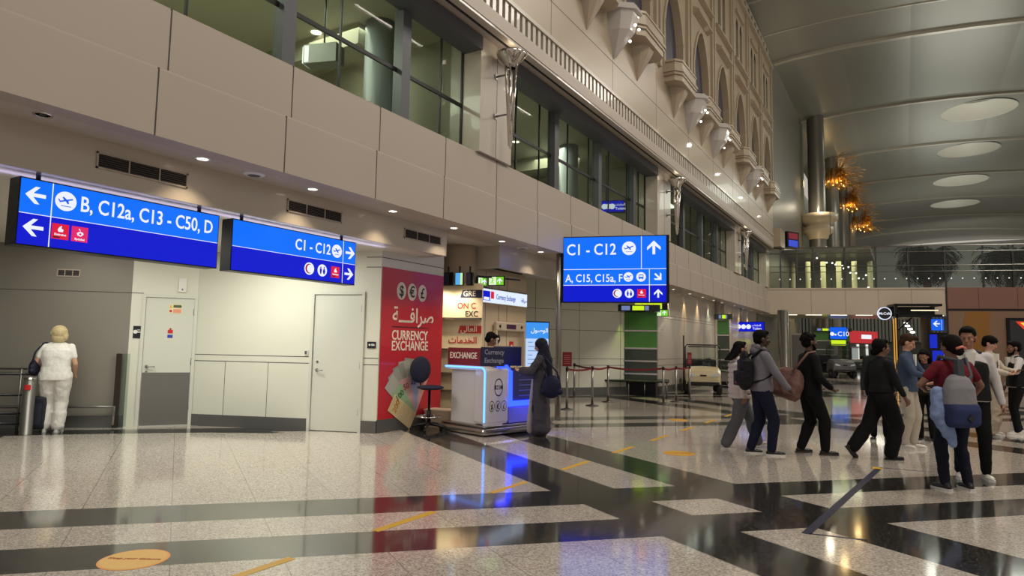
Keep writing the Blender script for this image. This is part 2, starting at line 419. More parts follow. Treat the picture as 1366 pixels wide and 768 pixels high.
# corner pier left of door 1: glass edge strip and dark post, low rail along the wall
gp = empty('corner_guard', (C0-d58*1.0)[:2]+(0,), A58, 'slim dark glass-edged corner guard standing left of the kick-plated door', 'corner guard')
MB().box(-.18, -.10, -.05, -.005, 0, 1.24).build('dark_edge', mat('bronze_dark', (46, 38, 32), .4, .4), gp)
MB().box(-.10, .02, -.035, -.02, .02, 1.24).build('glass_panel', GLC, gp)
rl = empty('bumper_rail', (L0.x, L0.y, 0), A42, 'low steel bumper rail running along the left wall above the dark skirting', 'rail')
r_ = MB(); r_.tube([(.3, -.16, .36), (8.6, -.16, .36), (8.80, -.16, .36), (8.88, -.10, .36), (8.88, -.10, .05)], .022, 10); r_.build('rail_tube', steel, rl)
for u in (1.2, 3.0, 4.8, 6.6, 8.0): MB().tube([(u, -.16, .36), (u, -.16, 0)], .014, 8).box(u-.03, u+.03, -.19, -.13, 0, .03).build('rail_leg', steel, rl)

bs_ = MB().flat([tuple(onz(x_, y_))[:2] for x_, y_ in ((-60, 578), (120, 574.5), (250, 573.2), (356, 575.2), (380, 577.2), (352, 577.6), (250, 576.5), (120, 578.5), (-60, 583))], .0004, .0012); struct(bs_.build('trim_21', mat('floor_border', (44, 43, 41), .12)))
# ---- door wall (from the corner to the red poster corner)
C1 = Vector((-7.57, 8.28, 0)); ddw = (C1-C0).normalized(); Adw = math.atan2(ddw.y, ddw.x); Ldw = (C1-C0).length
ua, ub = 2.26, 3.13                                     # door 2 opening
def dwp(u): return C0+ddw*u
wall_run('wall_back', C0, dwp(ua-.05), 0, 3.3, white_w, lines_z=(1.13, 1.24), lines_u=())
wall_run('wall_back', dwp(ua-.05), dwp(ub+.05), 2.36, 3.3, white_w, lines_z=())
wall_run('wall_back', dwp(ub+.05), C1, 0, 3.3, white_w, lines_z=(1.13, 1.24, 2.95, 2.78))
base_run(C0, dwp(ua-.05), name='baseboard_back'); base_run(dwp(ub+.05), C1, name='baseboard_back')
door2 = service_door(2, dwp(ua), Adw, ub-ua, 2.31, 0, .09)
for (u, z0_, z1_) in ((.5, 1.0, 1.2), (.5, 0, .2)): pass
# joint verticals of the panelling
v_ = MB()
for u in (.62, 1.44): v_.box(u-.004, u+.004, -.002, .001, .2, 1.13)
o = v_.build('trim_1', joint, None, (C0.x, C0.y, 0), Adw); struct(o)
# wall plaques
def plaque(p, ang, u, z, w, h, label, white_marks=True):
    e = MB().box(-w/2, w/2, -.012, 0, -h/2, h/2, 0)
    if white_marks:
        e.prism(circ(-w*.22, h*.02, h*.16, 12), -.014, -.012, 1); e.box(-w*.02, w*.38, -.014, -.012, -.01, .01, 1); e.box(-w*.02, w*.30, -.014, -.012, h*.14, h*.2, 1)
    q = Vector((p[0], p[1], 0))+Vector((math.cos(ang), math.sin(ang), 0))*u
    o = e.build('wall_plaque', [mat('plaque_black', (26, 28, 34), .35), whitem], None, (q.x, q.y, z), ang)
    return tag(o, label, 'plaque')
plaque(C0, A58, -.90, 1.61, .13, .21, 'small dark square door plaque beside the door with a grey kick plate')
plaque(dwp(ub), Adw, .19, 1.46, .15, .11, 'small dark landscape plaque right of the plain white door')
sw = MB().box(-.035, .035, -.02, 0, -.045, .045).box(-.02, .02, -.024, -.02, -.03, .03, 1).build('wall_switch', [whitem, kick], None, tuple(dwp(2.14))[:2]+(1.31,), Adw); tag(sw, 'small wall switch on white panelling just left of the plain white door', 'switch')
jb = MB().box(-.06, .06, -.05, 0, -.12, .12).box(-.012, .012, -.055, -.05, -.09, -.065, 1).build('junction_box', [whitem, black], None, tuple(C0-d58*.25)[:2]+(2.45,), A58); tag(jb, 'small white box fixed on the wall above the kick-plated door', 'junction box')
# small vent on grey wall
def vent(loc, ang, w, h, label, group=None, slits=5):
    e = empty('air_vent', loc, ang, label, 'vent', group)
    t = .018; f = MB(); f.box(-w/2, w/2, -.014, 0, -h/2, -h/2+t).box(-w/2, w/2, -.014, 0, h/2-t, h/2).box(-w/2, -w/2+t, -.014, 0, -h/2, h/2).box(w/2-t, w/2, -.014, 0, -h/2, h/2)
    for k in (1, 2): f.box(-w/2+w*k/3-.006, -w/2+w*k/3+.006, -.013, 0, -h/2, h/2)
    f.build('vent_frame', taupe, e); MB().box(-w/2+t, w/2-t, -.002, .0, -h/2+t, h/2-t).build('vent_back', mat('vent_dark', (24, 22, 22), .8), e)
    s_ = MB()
    for k in range(slits):
        z = -h/2+t+(h-2*t)*(k+.5)/slits; s_.add([(-w/2+t, -.011, z-.006), (w/2-t, -.011, z-.006), (w/2-t, -.003, z+.004), (-w/2+t, -.003, z+.004)], [(0,1,2,3)])
    s_.build('louvre', mat('louvre_grey', (110, 102, 98), .5, .3), e); return e
pv = onp(92, 364, WA, math.degrees(A42))
vent((pv.x, pv.y, pv.z), A42, .36, .13, 'small grey vent on the grey wall above the woman in white', slits=4)

# ---- wall with the red poster: plane X = -7.57, parallel to the concourse
XR = -7.57
wall_run('wall_left', (XR, 8.28), (XR, 10.02), 0, 3.3, white_w, lines_z=(2.95,))
base_run((XR, 8.28), (XR, 10.02), h=.22)
# niche behind the kiosk and beige service housing beyond
niche = (XR, 11.45)
wall_run('wall_back', (-10.2, 10.45), (XR-.02, 11.0), 0, 3.6, taupe2, thick=.1)
beige = mat('beige_panel', (206, 188, 160), .4)
wall_run('wall_left', (XR+.02, 11.02), (XR+.02, 13.2), 0, 3.05, beige, thick=.5, lines_z=(2.70, 2.55), lines_u=(.45, .98, 1.32))
# back wall running behind the info screen, at 58 deg, to the green pillar
E0 = Vector((-7.28, 20.55, 0)); E1 = E0 - d58*12
wall_run('wall_left', E1, E0, 0, 3.5, white_w, lines_z=(2.62, 2.0, 1.12, .92), lines_u=[12-.95-1.55*k for k in range(8)])
base_run(E1, E0, h=.24)
# far wash wall
XW = -6.95
wall_run('wall_left', (XW, 20.9), (XW, 37.6), 0, 3.75, taupe2, lines_z=(2.6, 2.5, 1.12, .92), lines_u=(3.0, 5.6, 8.2, 10.8, 13.4))
base_run((XW, 20.9), (XW, 37.6), h=.24)
# pilaster pair on the wash wall
struct(MB().cyl((XW+.05, 28.6, 0), .17, 0, 3.5).build('trim_2', taupe2)); struct(MB().cyl((XW+.03, 29.5, 0), .13, 0, 3.5).build('trim_2', taupe2))

# ---- gallery edge: soffit, vent bulkhead, lower and upper fascia
XF, XB, XU = -6.28, -6.94, -5.95
YE = 37.4
sf = MB().box(XB-.1, XF-.25, -7, YE+.6, 3.5, 3.58, 0); struct(sf.build('trim_3', taupe2))
bk = MB().box(XB-.12, XB, -7, 9.25, 3.05, 3.5, 0).box(XB-.55, XB-.12, 9.1, 9.25, 3.05, 3.5, 0).box(XB-.12, XB, 11.02, 20.4, 3.05, 3.5, 0).box(XB-.6, XB-.12, 11.02, 11.14, 3.05, 3.5, 0).box(XB-.12, XB, 20.4, YE, 3.42, 3.5)
struct(bk.build('trim_4', taupe2))
# recess ceiling behind the bulkhead
struct(MB().box(-24, XB-.12, -7, 9.1, 3.06, 3.2).box(-24, XB-.1, 9.1, 20.4, 3.5, 3.6).build('ceiling', mat('recess_ceiling', (205, 200, 190), .6)))
def fascia(name, x, y0, y1, z0, z1, joints, m, lip=.035):
    mb = MB()
    mb.box(x-.25, x, y0, y1, z0, z1-.05, 0)
    prof = [(x-.25, z1), (x-.07, z1), (x-.03, z1-.015), (x+lip*.0, z1-.05)]   # softened top edge
    for i in range(len(prof)-1):
        (xa, za), (xb, zb) = prof[i], prof[i+1]; mb.quad((xa, y0, za), (xb, y0, zb), (xb, y1, zb), (xa, y1, za), 0)
    for j in joints: mb.box(x-.01, x+.0015, j-.008, j+.008, z0, z1-.03, 1)
    o = mb.build(name, [m, joint]); return struct(o)
jl = [3.56-2.6*k for k in range(4)]+[3.56+1.62*1.58*k for k in range(1, 14)]
jl = [-4.24, -1.64, .96, 3.55, 5.12]+[5.12+1.57*k*1.0 for k in range(1, 21)]
fascia('trim_5', XF, -7, YE+.6, 3.5, 4.22, jl, taupe)
ju = [-4.0, -1.4, 1.2, 3.70, 5.27]+[5.27+1.57*k for k in range(1, 21)]
fascia('trim_6', XF-.10, -7, YE+.6, 4.22, 4.92, [j for j in ju], taupe)
# ---- gallery storey: piers, headers, glazing, rooms
def pier(y0, y1): struct(MB().box(XF-.7, XF-.04, y0, y1, 4.9, 7.4, 0).box(XF-.045, XF-.037, (y0+y1)/2-.005, (y0+y1)/2+.005, 4.9, 7.2, 1).build('wall_left', [taupe2, joint]))
bays = [(-3.5, -1.1 ), (-.2, 9.3), (10.38, 19.0), (20.3, 29.6), (30.9, 37.2)]
for a_, b_ in ((-1.1, -.2), (9.3, 10.38), (19.0, 20.3), (29.6, 30.9), (37.2, 38.0)): pier(a_, b_)
struct(MB().add([(XF-.5, -7, 6.98), (XF-.5, YE, 6.98), (XU+.0, YE, 7.02), (XU+.0, -7, 7.02), (XF-.5, -7, 7.3), (XF-.5, YE, 7.3), (XU-.0, YE, 7.3), (XU-.0, -7, 7.3)], [(0,3,2,1),(4,5,6,7),(0,1,5,4),(1,2,6,5),(2,3,7,6),(3,0,4,7)]).build('trim_7', taupe))
XG = -6.72
posts = {1: [1.0, 3.1, 5.36, 7.62], 2: [12.82, 15.28, 17.8], 3: [22.75, 25.2, 27.6], 4: [32.6, 34.9]}
mull = {1: [.2, 1.9, 4.05, 6.33, 8.65], 2: [11.2, 12.2, 13.6, 14.8, 16.1, 17.45, 18.4], 3: [21.4, 22.4, 24.0, 25.9, 27.0, 28.6], 4: [31.8, 33.7, 35.7]}
roomw = mat('gallery_room_wall', (165, 160, 140), .6, var=(.4, .08))
roomc = mat('gallery_room_ceiling', (180, 174, 156), .6)
lampd = glow('downlight_lens', (255, 240, 215), 6)
for bi in range(1, 5):
    y0, y1 = bays[bi]
    w = MB(); w.box(XG-.02, XG+.02, y0, y1, 4.9, 4.96).box(XG-.03, XG+.03, y0, y1, 6.88, 7.0)
    w.box(XG-.012, XG+.022, y0, y1, 5.74, 5.80)
    for y in mull[bi]: w.box(XG-.012, XG+.02, y-.013, y+.013, 4.9, 6.9)
    w.box(XG-.02, XG+.02, y1-.03, y1, 4.9, 6.9); w.box(XG-.02, XG+.02, y0, y0+.03, 4.9, 6.9)
    e = empty('window_%d' % bi, (0, 0, 0)); struct(e)
    w.build('window_frame', mat('frame_black', (22, 23, 24), .4, .3), e)
    for y in posts[bi]: MB().box(XG-.06, XG+.12, y-.10, y+.10, 4.9, 6.95).build('window_post', framegrey, e)
    MB().box(XG+.03, XF-.02, y0-.02, y1+.02, 6.74, 6.98).build('window_header', framegrey, e)
    MB().box(XG-.006, XG+.006, y0, y1, 4.92, 6.9).build('window_pane', GL, e)
# gallery rooms
struct(MB().box(-15, XF-.35, -7, YE, 4.78, 4.88).build('floor', mat('gallery_floor', (150, 145, 132), .4)))
struct(MB().box(-15, XG-.05, -7, YE, 7.35, 7.45).build('ceiling', roomc))
struct(MB().box(-12.2, -12, -7, YE, 4.88, 7.35).build('wall_back', roomw))
for y in (-3, 9.8, 19.8, 30.2): struct(MB().box(-12, XG-.1, y-.1, y+.1, 4.88, 7.35).build('wall_back', roomw))
for y in (3.2, 8.6, 13.2, 17.6, 23.6): struct(MB().box(-12, -8.4, y-.25, y+.25, 6.95, 7.35).build('trim_8', roomw))
struct(MB().cyl((-8.1, 8.62, 0), .28, 4.88, 7.35).build('trim_9', mat('round_column_grey', (150, 156, 160), .35)))
struct(MB().cyl((-8.3, 16.9, 0), .28, 4.88, 7.35).build('trim_9', mat('round_column_grey', (150, 156, 160), .35)))
for y, p in ((1.5, 22), (5.5, 30), (8.2, 12), (13, 22), (17, 16), (24, 22), (34, 16)):
    area('gallery_light', (-9, y, 7.25), 1.4, p*4.5, (1, 1, .84), sy=2)
def downlight(loc, label, group, r=.07, lit=True, cone=None, power=0, col=WARM, h=0, rot=(0,0,0)):
    e = empty('downlight', loc, 0, label, 'downlight', group)
    MB().lathe([(r*1.35, 0), (r*1.3, -.008), (r, -.008), (r, .0), (r, .0)], (0,0,0), 20).build('trim_ring', chrome if not lit else whitem, e)
    MB().cyl((0,0,0), r, -.004, -.001, 20).build('lens', lampd if lit else steel_d, e)
    if power:
        l = spot('downlight_beam', (0, 0, -.03), power, col, cone or 90, .7, rot); l.parent = e
    return e
gallery_spots = [(422, 43), (509, 92), (688, 189), (729, 211), (765, 231), (821, 262)]
for i, (px, py) in enumerate(gallery_spots):
    p = onz(px, py, 7.345)
    downlight((p.x, p.y, 7.345), ['bright round ceiling light behind the nearest gallery windows, left one', 'bright round ceiling light behind the nearest gallery windows, right one', 'round ceiling light behind gallery glass just right of the torch lamp', 'round ceiling light behind gallery glass near the first grey post', 'round ceiling light behind the middle gallery windows', 'round ceiling light above the small blue sign upstairs'][i], 'gallery ceiling lights', r=.10)
# slatted band
sl = MB().box(XU-.22, XU-.12, -7, YE, 7.0, 7.7, 1).box(XU-.14, XU, -7, YE, 6.98, 7.04).box(XU-.14, XU+.02, -7, YE, 7.66, 7.74)
y = -6.9
while y < YE:
    sl.box(XU-.13, XU-.01, y, y+.105, 7.0, 7.7, 0); y += .205
struct(sl.build('trim_10', [taupe2, mat('slat_gap', (30, 27, 25), .8)]))
# smooth upper wall
uw = MB().box(XU-.3, XU, -7, YE, 7.7, 9.72, 0)
for yj in [YE-3.27*k for k in range(14)]: uw.box(XU-.01, XU+.002, yj-.006, yj+.006, 7.74, 9.6, 1)
uw.box(XU-.01, XU+.002, -7, YE, 8.47, 8.485, 1)
struct(uw.build('wall_left', [mat('glossy_cream', (166, 152, 131), .32, coat=.12, var=(.7, .04)), joint]))
# ---- arcaded upper facade
P = 3.25; YC0 = 19.45                              # arch pitch and one arch centre
ncs = [YC0+P*k for k in range(-6, 6)]              # centres
def arcade():
    mb = MB(); x = XU; xr = XU-.2
    z0, zs, za, z2 = 9.72, 11.3, 12.75, 13.05     # sill, spring, apex, top of the arch storey
    hw = .92
    def arch(u):                                   # pointed arch height at offset u
        return zs+(za-zs)*(1-(abs(u)/hw)**1.7)**.75 if abs(u) < hw else zs
    N = 14
    for c in ncs:
        a, b = c-P/2, min(c+P/2, YE)
        mb.quad((x, a, z0), (x, c-hw, z0), (x, c-hw, z2), (x, a, z2)); mb.quad((x, c+hw, z0), (x, b, z0), (x, b, z2), (x, c+hw, z2))
        us = [-hw+2*hw*k/N for k in range(N+1)]
        for k in range(N):
            ua_, ub_ = us[k], us[k+1]; za_, zb_ = arch(ua_), arch(ub_)
            mb.quad((x, c+ua_, za_), (x, c+ub_, zb_), (x, c+ub_, z2), (x, c+ua_, z2))
            mb.quad((x, c+ua_, za_), (xr, c+ua_, za_), (xr, c+ub_, zb_), (x, c+ub_, zb_))
            # raised moulding round the arch
            f = 1.13
            mb.add([(x+.05, c+ua_*f, z0+(za_-z0)*1.03), (x+.05, c+ub_*f, z0+(zb_-z0)*1.03), (x+.05, c+ub_, zb_), (x+.05, c+ua_, za_), (x, c+ua_, za_), (x, c+ub_, zb_), (x, c+ua_*f, z0+(za_-z0)*1.03), (x, c+ub_*f, z0+(zb_-z0)*1.03)], [(0,1,2,3),(3,2,5,4),(6,7,1,0)])
        for s in (-1, 1): mb.quad((x, c+s*hw, z0), (xr, c+s*hw, z0), (xr, c+s*hw, zs), (x, c+s*hw, zs)); mb.box(x, x+.05, c+s*hw, c+s*hw*1.13, z0, zs+.05)
        # pilasters between the arches
        for s in (-.17, .17): mb.box(x, x+.09, b+s-.08, min(b+s+.08, YE), z0, 17.3)
        # projecting lintel ledge above the arch
        mb.add([(x, c-.95, 13.05), (x+.22, c-.95, 13.13), (x+.22, c-.95, 13.2), (x, c-.95, 13.35), (x, c+.95, 13.05), (x+.22, c+.95, 13.13), (x+.22, c+.95, 13.2), (x, c+.95, 13.35)], [(0,1,2,3),(7,6,5,4),(0,4,5,1),(1,5,6,2),(2,6,7,3)])
        # second storey: pair of narrow openings with sloping ledge below
        zb, zt = 14.05, 16.1
        mb.quad((x, a, z2), (x, b, z2), (x, b, zb), (x, a, zb)); mb.quad((x, a, zt), (x, b, zt), (x, b, 17.2), (x, a, 17.2))
        for (p0, p1) in ((a, c-.62), (c-.14, c+.14), (c+.62, b)): mb.quad((x, p0, zb), (x, p1, zb), (x, p1, zt), (x, p0, zt))
        for q in (c-.62, c-.14, c+.14, c+.62): mb.quad((x, q, zb), (xr, q, zb), (xr, q, zt), (x, q, zt))
        for (qa, qb) in ((c-.62, c-.14), (c+.14, c+.62)):
            m_ = (qa+qb)/2
            for k in range(6):
                t0, t1 = k/6, (k+1)/6; f_ = lambda t: zt-.4*abs(2*t-1)**1.6
                ya, yb = qa+(qb-qa)*t0, qa+(qb-qa)*t1
                mb.quad((x, ya, f_(t0)), (x, yb, f_(t1)), (x, yb, zt), (x, ya, zt))
        mb.add([(x, a+.35, 13.85), (x+.18, a+.35, 13.9), (x+.18, a+.35, 13.97), (x, a+.35, 14.1), (x, b-.35, 13.85), (x+.18, b-.35, 13.9), (x+.18, b-.35, 13.97), (x, b-.35, 14.1)], [(0,1,2,3),(7,6,5,4),(0,4,5,1),(1,5,6,2),(2,6,7,3)])
        mb.box(x, x+.1, c-.75, c+.75, 16.25, 16.4)
    mb.box(x-.3, x+.16, ncs[0]-P/2, YE, 17.0, 17.16); mb.box(x-.3, x+.02, ncs[0]-P/2, YE, 17.16, 17.3)
    mb.box(x-.3, x, YE-.01, YE, 9.7, 17.3)
    y = ncs[0]
    while y < YE: mb.box(x-.35, x-.15, y, y+.42, 17.2, 18.3); y += P/4
    mb.box(x-1.3, x-.2, ncs[0]-P/2, YE, 18.3, 18.5)
    return mb.build('wall_left', facade_m)
struct(arcade())
# dim coloured glazing set back inside the openings
gz = MB()
gz.box(XU-.24, XU-.20, ncs[0]-P/2, YE, 9.72, 12.9, 0).box(XU-.24, XU-.20, ncs[0]-P/2, YE, 14.0, 16.2, 1).box(XU-.9, XU-.5, ncs[0]-P/2, YE, 17.2, 19.4, 1)
struct(gz.build('window_5', [mat('arch_glazing', (52, 56, 74), .3), mat('dark_opening', (20, 20, 26), .6)]))
for c in ncs[4:]:
    spot('arch_uplight', (XU+.03, c, 10.12), 5, (1, .42, .14), 150, .9, (PI, R(25), 0), .08)
# balconies on tapering brackets
def lobe(mb, y, x, w=.42, zt=9.45, zb=8.55, d=.5):
    rings = [(zb, .04), (zb+.25, .35), (zb+.6, .80), (zt-.06, .98), (zt, 1.0)]
    prof = [(0, -1), (.55, -.85), (.95, -.42), (.95, .42), (.55, .85), (0, 1)]
    vs = []
    for z, k in rings:
        for (px, py) in prof: vs.append((x+px*d*k, y+py*w*k, z))
    n = len(prof); fs = []
    for i in range(len(rings)-1):
        for k in range(n-1): fs.append((i*n+k, i*n+k+1, (i+1)*n+k+1, (i+1)*n+k))
    fs.append(tuple(range((len(rings)-1)*n, len(rings)*n)))
    mb.add(vs, fs, 0)
lob_m = mat('balcony_plaster', (172, 157, 136), .3, coat=.3)
lobw = mat('glossy_white_bracket', (188, 182, 178), .18, coat=.6)
for i, c in enumerate(ncs):
    if c < 8: continue
    e = MB(); w = .98
    pts = lambda k: [(XU-.02, c-w*k), (XU+.34*k, c-w*k), (XU+.52*k, c-(w-.22)*k), (XU+.52*k, c+(w-.22)*k), (XU+.34*k, c+w*k), (XU-.02, c+w*k)]
    e.flat(pts(.94), 9.45, 9.62); e.flat(pts(1.0), 9.62, 9.70); e.flat(pts(1.05), 9.70, 9.78); e.flat(pts(.96), 9.78, 10.02); e.flat(pts(1.0), 10.02, 10.08)
    lobe(e, c, XU, .42, 9.46, 8.62, .44)
    struct(e.build('trim_11', lob_m))
lit = [17.825-3.25, 21.07, 24.32, 30.8]
labs = ['glossy white wall bracket lamp with three bulbs, nearest the top edge', 'glossy white three-bulb bracket lamp, middle of the upper facade', 'glossy white three-bulb bracket lamp, second from the far end', 'glossy white three-bulb bracket lamp nearest the far end of the facade']
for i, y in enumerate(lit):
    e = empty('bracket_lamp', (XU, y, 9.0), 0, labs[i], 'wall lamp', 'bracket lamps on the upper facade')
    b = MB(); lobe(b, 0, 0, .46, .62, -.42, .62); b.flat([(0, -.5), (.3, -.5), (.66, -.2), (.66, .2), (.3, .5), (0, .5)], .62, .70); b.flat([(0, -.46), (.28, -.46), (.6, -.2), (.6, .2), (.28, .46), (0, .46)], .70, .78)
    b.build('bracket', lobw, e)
    for (dx, dy, dz) in ((.60, -.13, .25), (.60, .13, .25), (.42, 0, -.06)): MB().sph((dx, dy, dz), .035, 10).build('bulb', glow('bulb_white', (255, 250, 240), 5), e)  # glowing balls stand in for lamp reflections in the glossy bracket
    l = point('bracket_glow', (1.1, 0, -.1), 1.3, (1, .86, .62), .12); l.parent = e  # point light added in front of the bracket, no fixture
# torch wall lamps on the piers
th = empty('torch_lamp', (0, 0, 0), 0, '', 'wall lamp', 'chrome torch lamps on the gallery piers')
MB().lathe([(.012, -1.0), (.03, -.95), (.085, 0), (.09, .0), (.09, .02)], (0, 0, 0), 16).build('torch_stem', chrome, th)
for k in range(5):
    a = 2*PI*k/5; MB().tube([(.03*math.cos(a), .03*math.sin(a), -.95), (.11*math.cos(a), .11*math.sin(a), .55)], [.012, .02], 8).build('torch_rod', chrome, th)
MB().lathe([(.08, .50), (.12, .55), (.27, .72), (.29, .76), (.27, .76), (.10, .58)], (0,0,0), 24).build('torch_bowl', chrome, th)
for z in (-.35, .40): MB().tube([(0, 0, z), (-.32, 0, z)], .018, 8).tube([(-.326, 0, z), (-.31, 0, z)], .06, 12).build('wall_arm', steel, th)
repeat(th, [((XF+.29, 9.80, 6.02), 0), ((XF+.29, 19.9, 6.02), 0), ((XF+.29, 30.4, 6.02), 0)], lambda i: ['tall chrome torch wall lamp on the pier between the two nearest window bays', 'chrome torch wall lamp above the double-sided blue post sign', 'small distant chrome torch wall lamp on the far pier'][i])
for y in (9.8, 19.9, 30.4): point('torch_glow', (XF+.3, y, 6.9), 1.5, (1, .85, .62), .1)
# soffit downlights and smoke detectors
names_dl = ['unlit round downlight at far left of the soffit', 'lit downlight above the gap in the left blue sign', 'lit soffit downlight above the right blue sign', 'lit soffit downlight above the plain white door', 'lit soffit downlight above the red currency poster', 'lit soffit downlight above the round column', 'lit soffit downlight just left of the post sign']
for i in range(7):
    downlight((-6.62, 2.72+1.575*i, 3.5), names_dl[i], 'soffit downlights', r=.06, lit=i > 0, power=28 if i else 0, cone=110)
for i in range(7, 12):
    downlight((-6.62, 2.72+1.575*i, 3.5), 'lit soffit downlight beyond the post sign, %s of the five before the green pillar' % ['first', 'second', 'third', 'fourth', 'fifth'][i-7], 'hidden soffit downlights', r=.06, power=18, cone=100)
wash = [(21.9, (1, .96, .72)), (23.9, (1, .72, .38)), (25.7, (1, .75, .42)), (27.4, (.85, 1, .75)), (28.9, (1, .74, .4)), (31.2, (1, .72, .36)), (33.2, (1, .72, .36)), (35.2, (1, .74, .4))]
wl = ['first from the pillar', 'second from the pillar', 'third from the pillar', 'fourth from the pillar', 'beside the wall pilasters', 'over the toilets sign', 'beyond the toilets sign', 'nearest the bridge']
for i, (y, c) in enumerate(wash):
    downlight((XW+.22, y, 3.5), 'small wall-washing downlight over the far beige wall, '+wl[i], 'wall-washing downlights', r=.05, power=70, cone=50, col=c, rot=(0, R(14), 0))
for (px, py, lb) in ((339, 233, 'round flush speaker grille in the soffit above the right blue sign'), (697, 331, 'round flush speaker grille in the soffit left of the post sign')):
    p = onz(px, py, 3.5); e = MB().lathe([(0, -.012), (.10, -.012), (.125, 0)], (0,0,0), 20).lathe([(0, -.014), (.075, -.014)], (0,0,0), 20, 1); tag(e.build('ceiling_speaker', [whitem, kick], None, (p.x, p.y, 3.5)), lb, 'speaker')
for (ya, lb) in ((3.84, 'wide slotted vent on the bulkhead above the left blue sign'), (6.22, 'slotted vent on the bulkhead above the right blue sign'), (8.58, 'slotted vent on the bulkhead above the red currency poster')):
    vent((XB+.002, ya, 3.29), R(90), .98, .17, lb, 'slotted bulkhead vents', 6)
# cove strip
cs = MB().box(XB-.14, XB-.122, -5, 9.2, 3.055, 3.075).build('cove_light_strip', glow('cove_violet', (150, 140, 255), 3)); tag(cs, 'thin violet light strip along the hidden bottom edge of the vent bulkhead', 'light strip')
area('cove_glow', (XB-.35, 3.5, 2.99), .1, 6, (.62, .58, 1), sy=9, rot=(PI, 0, 0))
# ================================================================== BRIDGE, VAULT, FAR HALL
AS = R(SK); dS = Vector((math.cos(AS), math.sin(AS), 0)); BR0 = Vector((-6.25, 38.0, 0))
def bu(px, py):                                     # pixel -> (u, z) on the bridge face
    p = onp(px, py, BR0, SK); return ((p-Vector((BR0.x, BR0.y, p.z))).dot(dS), p.z)
def bframe(name, kind=True, label=None, cat=None, group=None):
    e = empty(name, (BR0.x, BR0.y, 0), AS, label, cat, group); return e
def bbuild(mb, name, m): o = mb.build(name, m, None, (BR0.x, BR0.y, 0), AS); return o
bridge_m = mat('bridge_cladding', (184, 170, 150), .38, coat=.2, var=(.3, .05))
brown = mat('brown_cladding', (118, 84, 70), .45, var=(1.0, .06))
brown2 = mat('brown_wall', (124, 96, 76), .4, var=(.6, .06))
ochre = mat('ochre_panel', (132, 88, 30), .45)
ub_ = bu(1262, 400)[0]
mb = MB().box(-.4, ub_, 0, 5, 3.44, 4.80, 0).box(-.4, ub_, -.03, .3, 4.80, 4.88, 0)
for px in (1082, 1128, 1172, 1216): u = bu(px, 400)[0]; mb.box(u-.006, u+.006, -.003, .001, 3.46, 4.78, 1)
struct(bbuild(mb, 'wall_far', [bridge_m, joint]))
mb = MB().box(ub_+.04, 34, -.05, 5, 3.78, 4.88, 0).box(ub_+.04, 34, .02, 5, 3.66, 3.78, 1)
for px in (1305, 1357): u = bu(px, 400)[0]; mb.box(u-.008, u+.008, -.054, -.049, 3.80, 4.86, 1)
struct(bbuild(mb, 'wall_right', [brown, black]))
mb = MB().box(ub_+.06, 34, 0, .3, 0, 3.66, 0).box(ub_-.02, ub_+.06, -.05, .3, 0, 4.88, 2)
a_, b_, c_, d_ = bu(1288, 417)[0], bu(1321, 417)[0], bu(1317, 480)[0], bu(1277, 480)[0]
mb.prism([(a_, 3.64), (b_, 3.64), (c_, .5), (d_-.1, .5)], -.012, 0, 1)
struct(bbuild(mb, 'wall_right', [brown2, ochre, black]))
# menu screen on the brown wall
u0, z1 = bu(1341, 424); e = bframe('menu_screen', label='large black menu screen on the brown cafe wall at the right edge', cat='screen')
MB().box(u0, u0+4.2, -.14, -.052, .9, z1, 0).box(u0+.12, u0+4.1, -.148, -.14, 1.0, z1-.12, 1).build('screen_panel', [blackm, mat('screen_dark', (34, 34, 38), .25)], e)
ua2 = bu(1353, 430)[0]
MB().prism([(ua2, z1-.18), (ua2+1.5, z1-.18), (ua2+1.2, z1-.75), (ua2+.7, z1-1.0)], -.153, -.149, 0).prism([(ua2+.2, z1-.24), (ua2+1.4, z1-.24), (ua2+1.15, z1-.6), (ua2+.72, z1-.78)], -.157, -.153, 1).build('menu_graphic', [glow('screen_red', (225, 60, 40), 1), glow('screen_yellow', (235, 225, 70), 1)], e)
# glass balustrade on the bridge
e = bframe('bridge_balustrade', label='tall glass and steel balustrade along the top of the bridge', cat='balustrade')
mb = MB(); 
for z, r in ((7.08, .035), (6.78, .02), (6.05, .022), (5.74, .018)): mb.tube([(0, -.05+.02, z), (32, -.05+.02, z)], r, 8)
mb.build('rail', steel, e)
us = [bu(px, 350)[0] for px in (1041, 1063, 1085, 1127, 1168, 1212, 1261, 1311, 1352)]+[13, 15.2, 17.4]
for u in us: MB().box(u-.035, u+.035, -.02, .06, 4.86, 7.08).build('baluster_post', steel_d, e)
MB().box(0, 32, .06, .075, 4.92, 7.0).build('glass_panel', GLC, e)
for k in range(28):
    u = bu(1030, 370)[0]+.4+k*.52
    MB().sph((u, .0, 5.36), .032, 8).build('glass_stud', glow('stud_light', (235, 235, 225), 1.4), e)  # row of glowing dots imitates light reflected in the glass
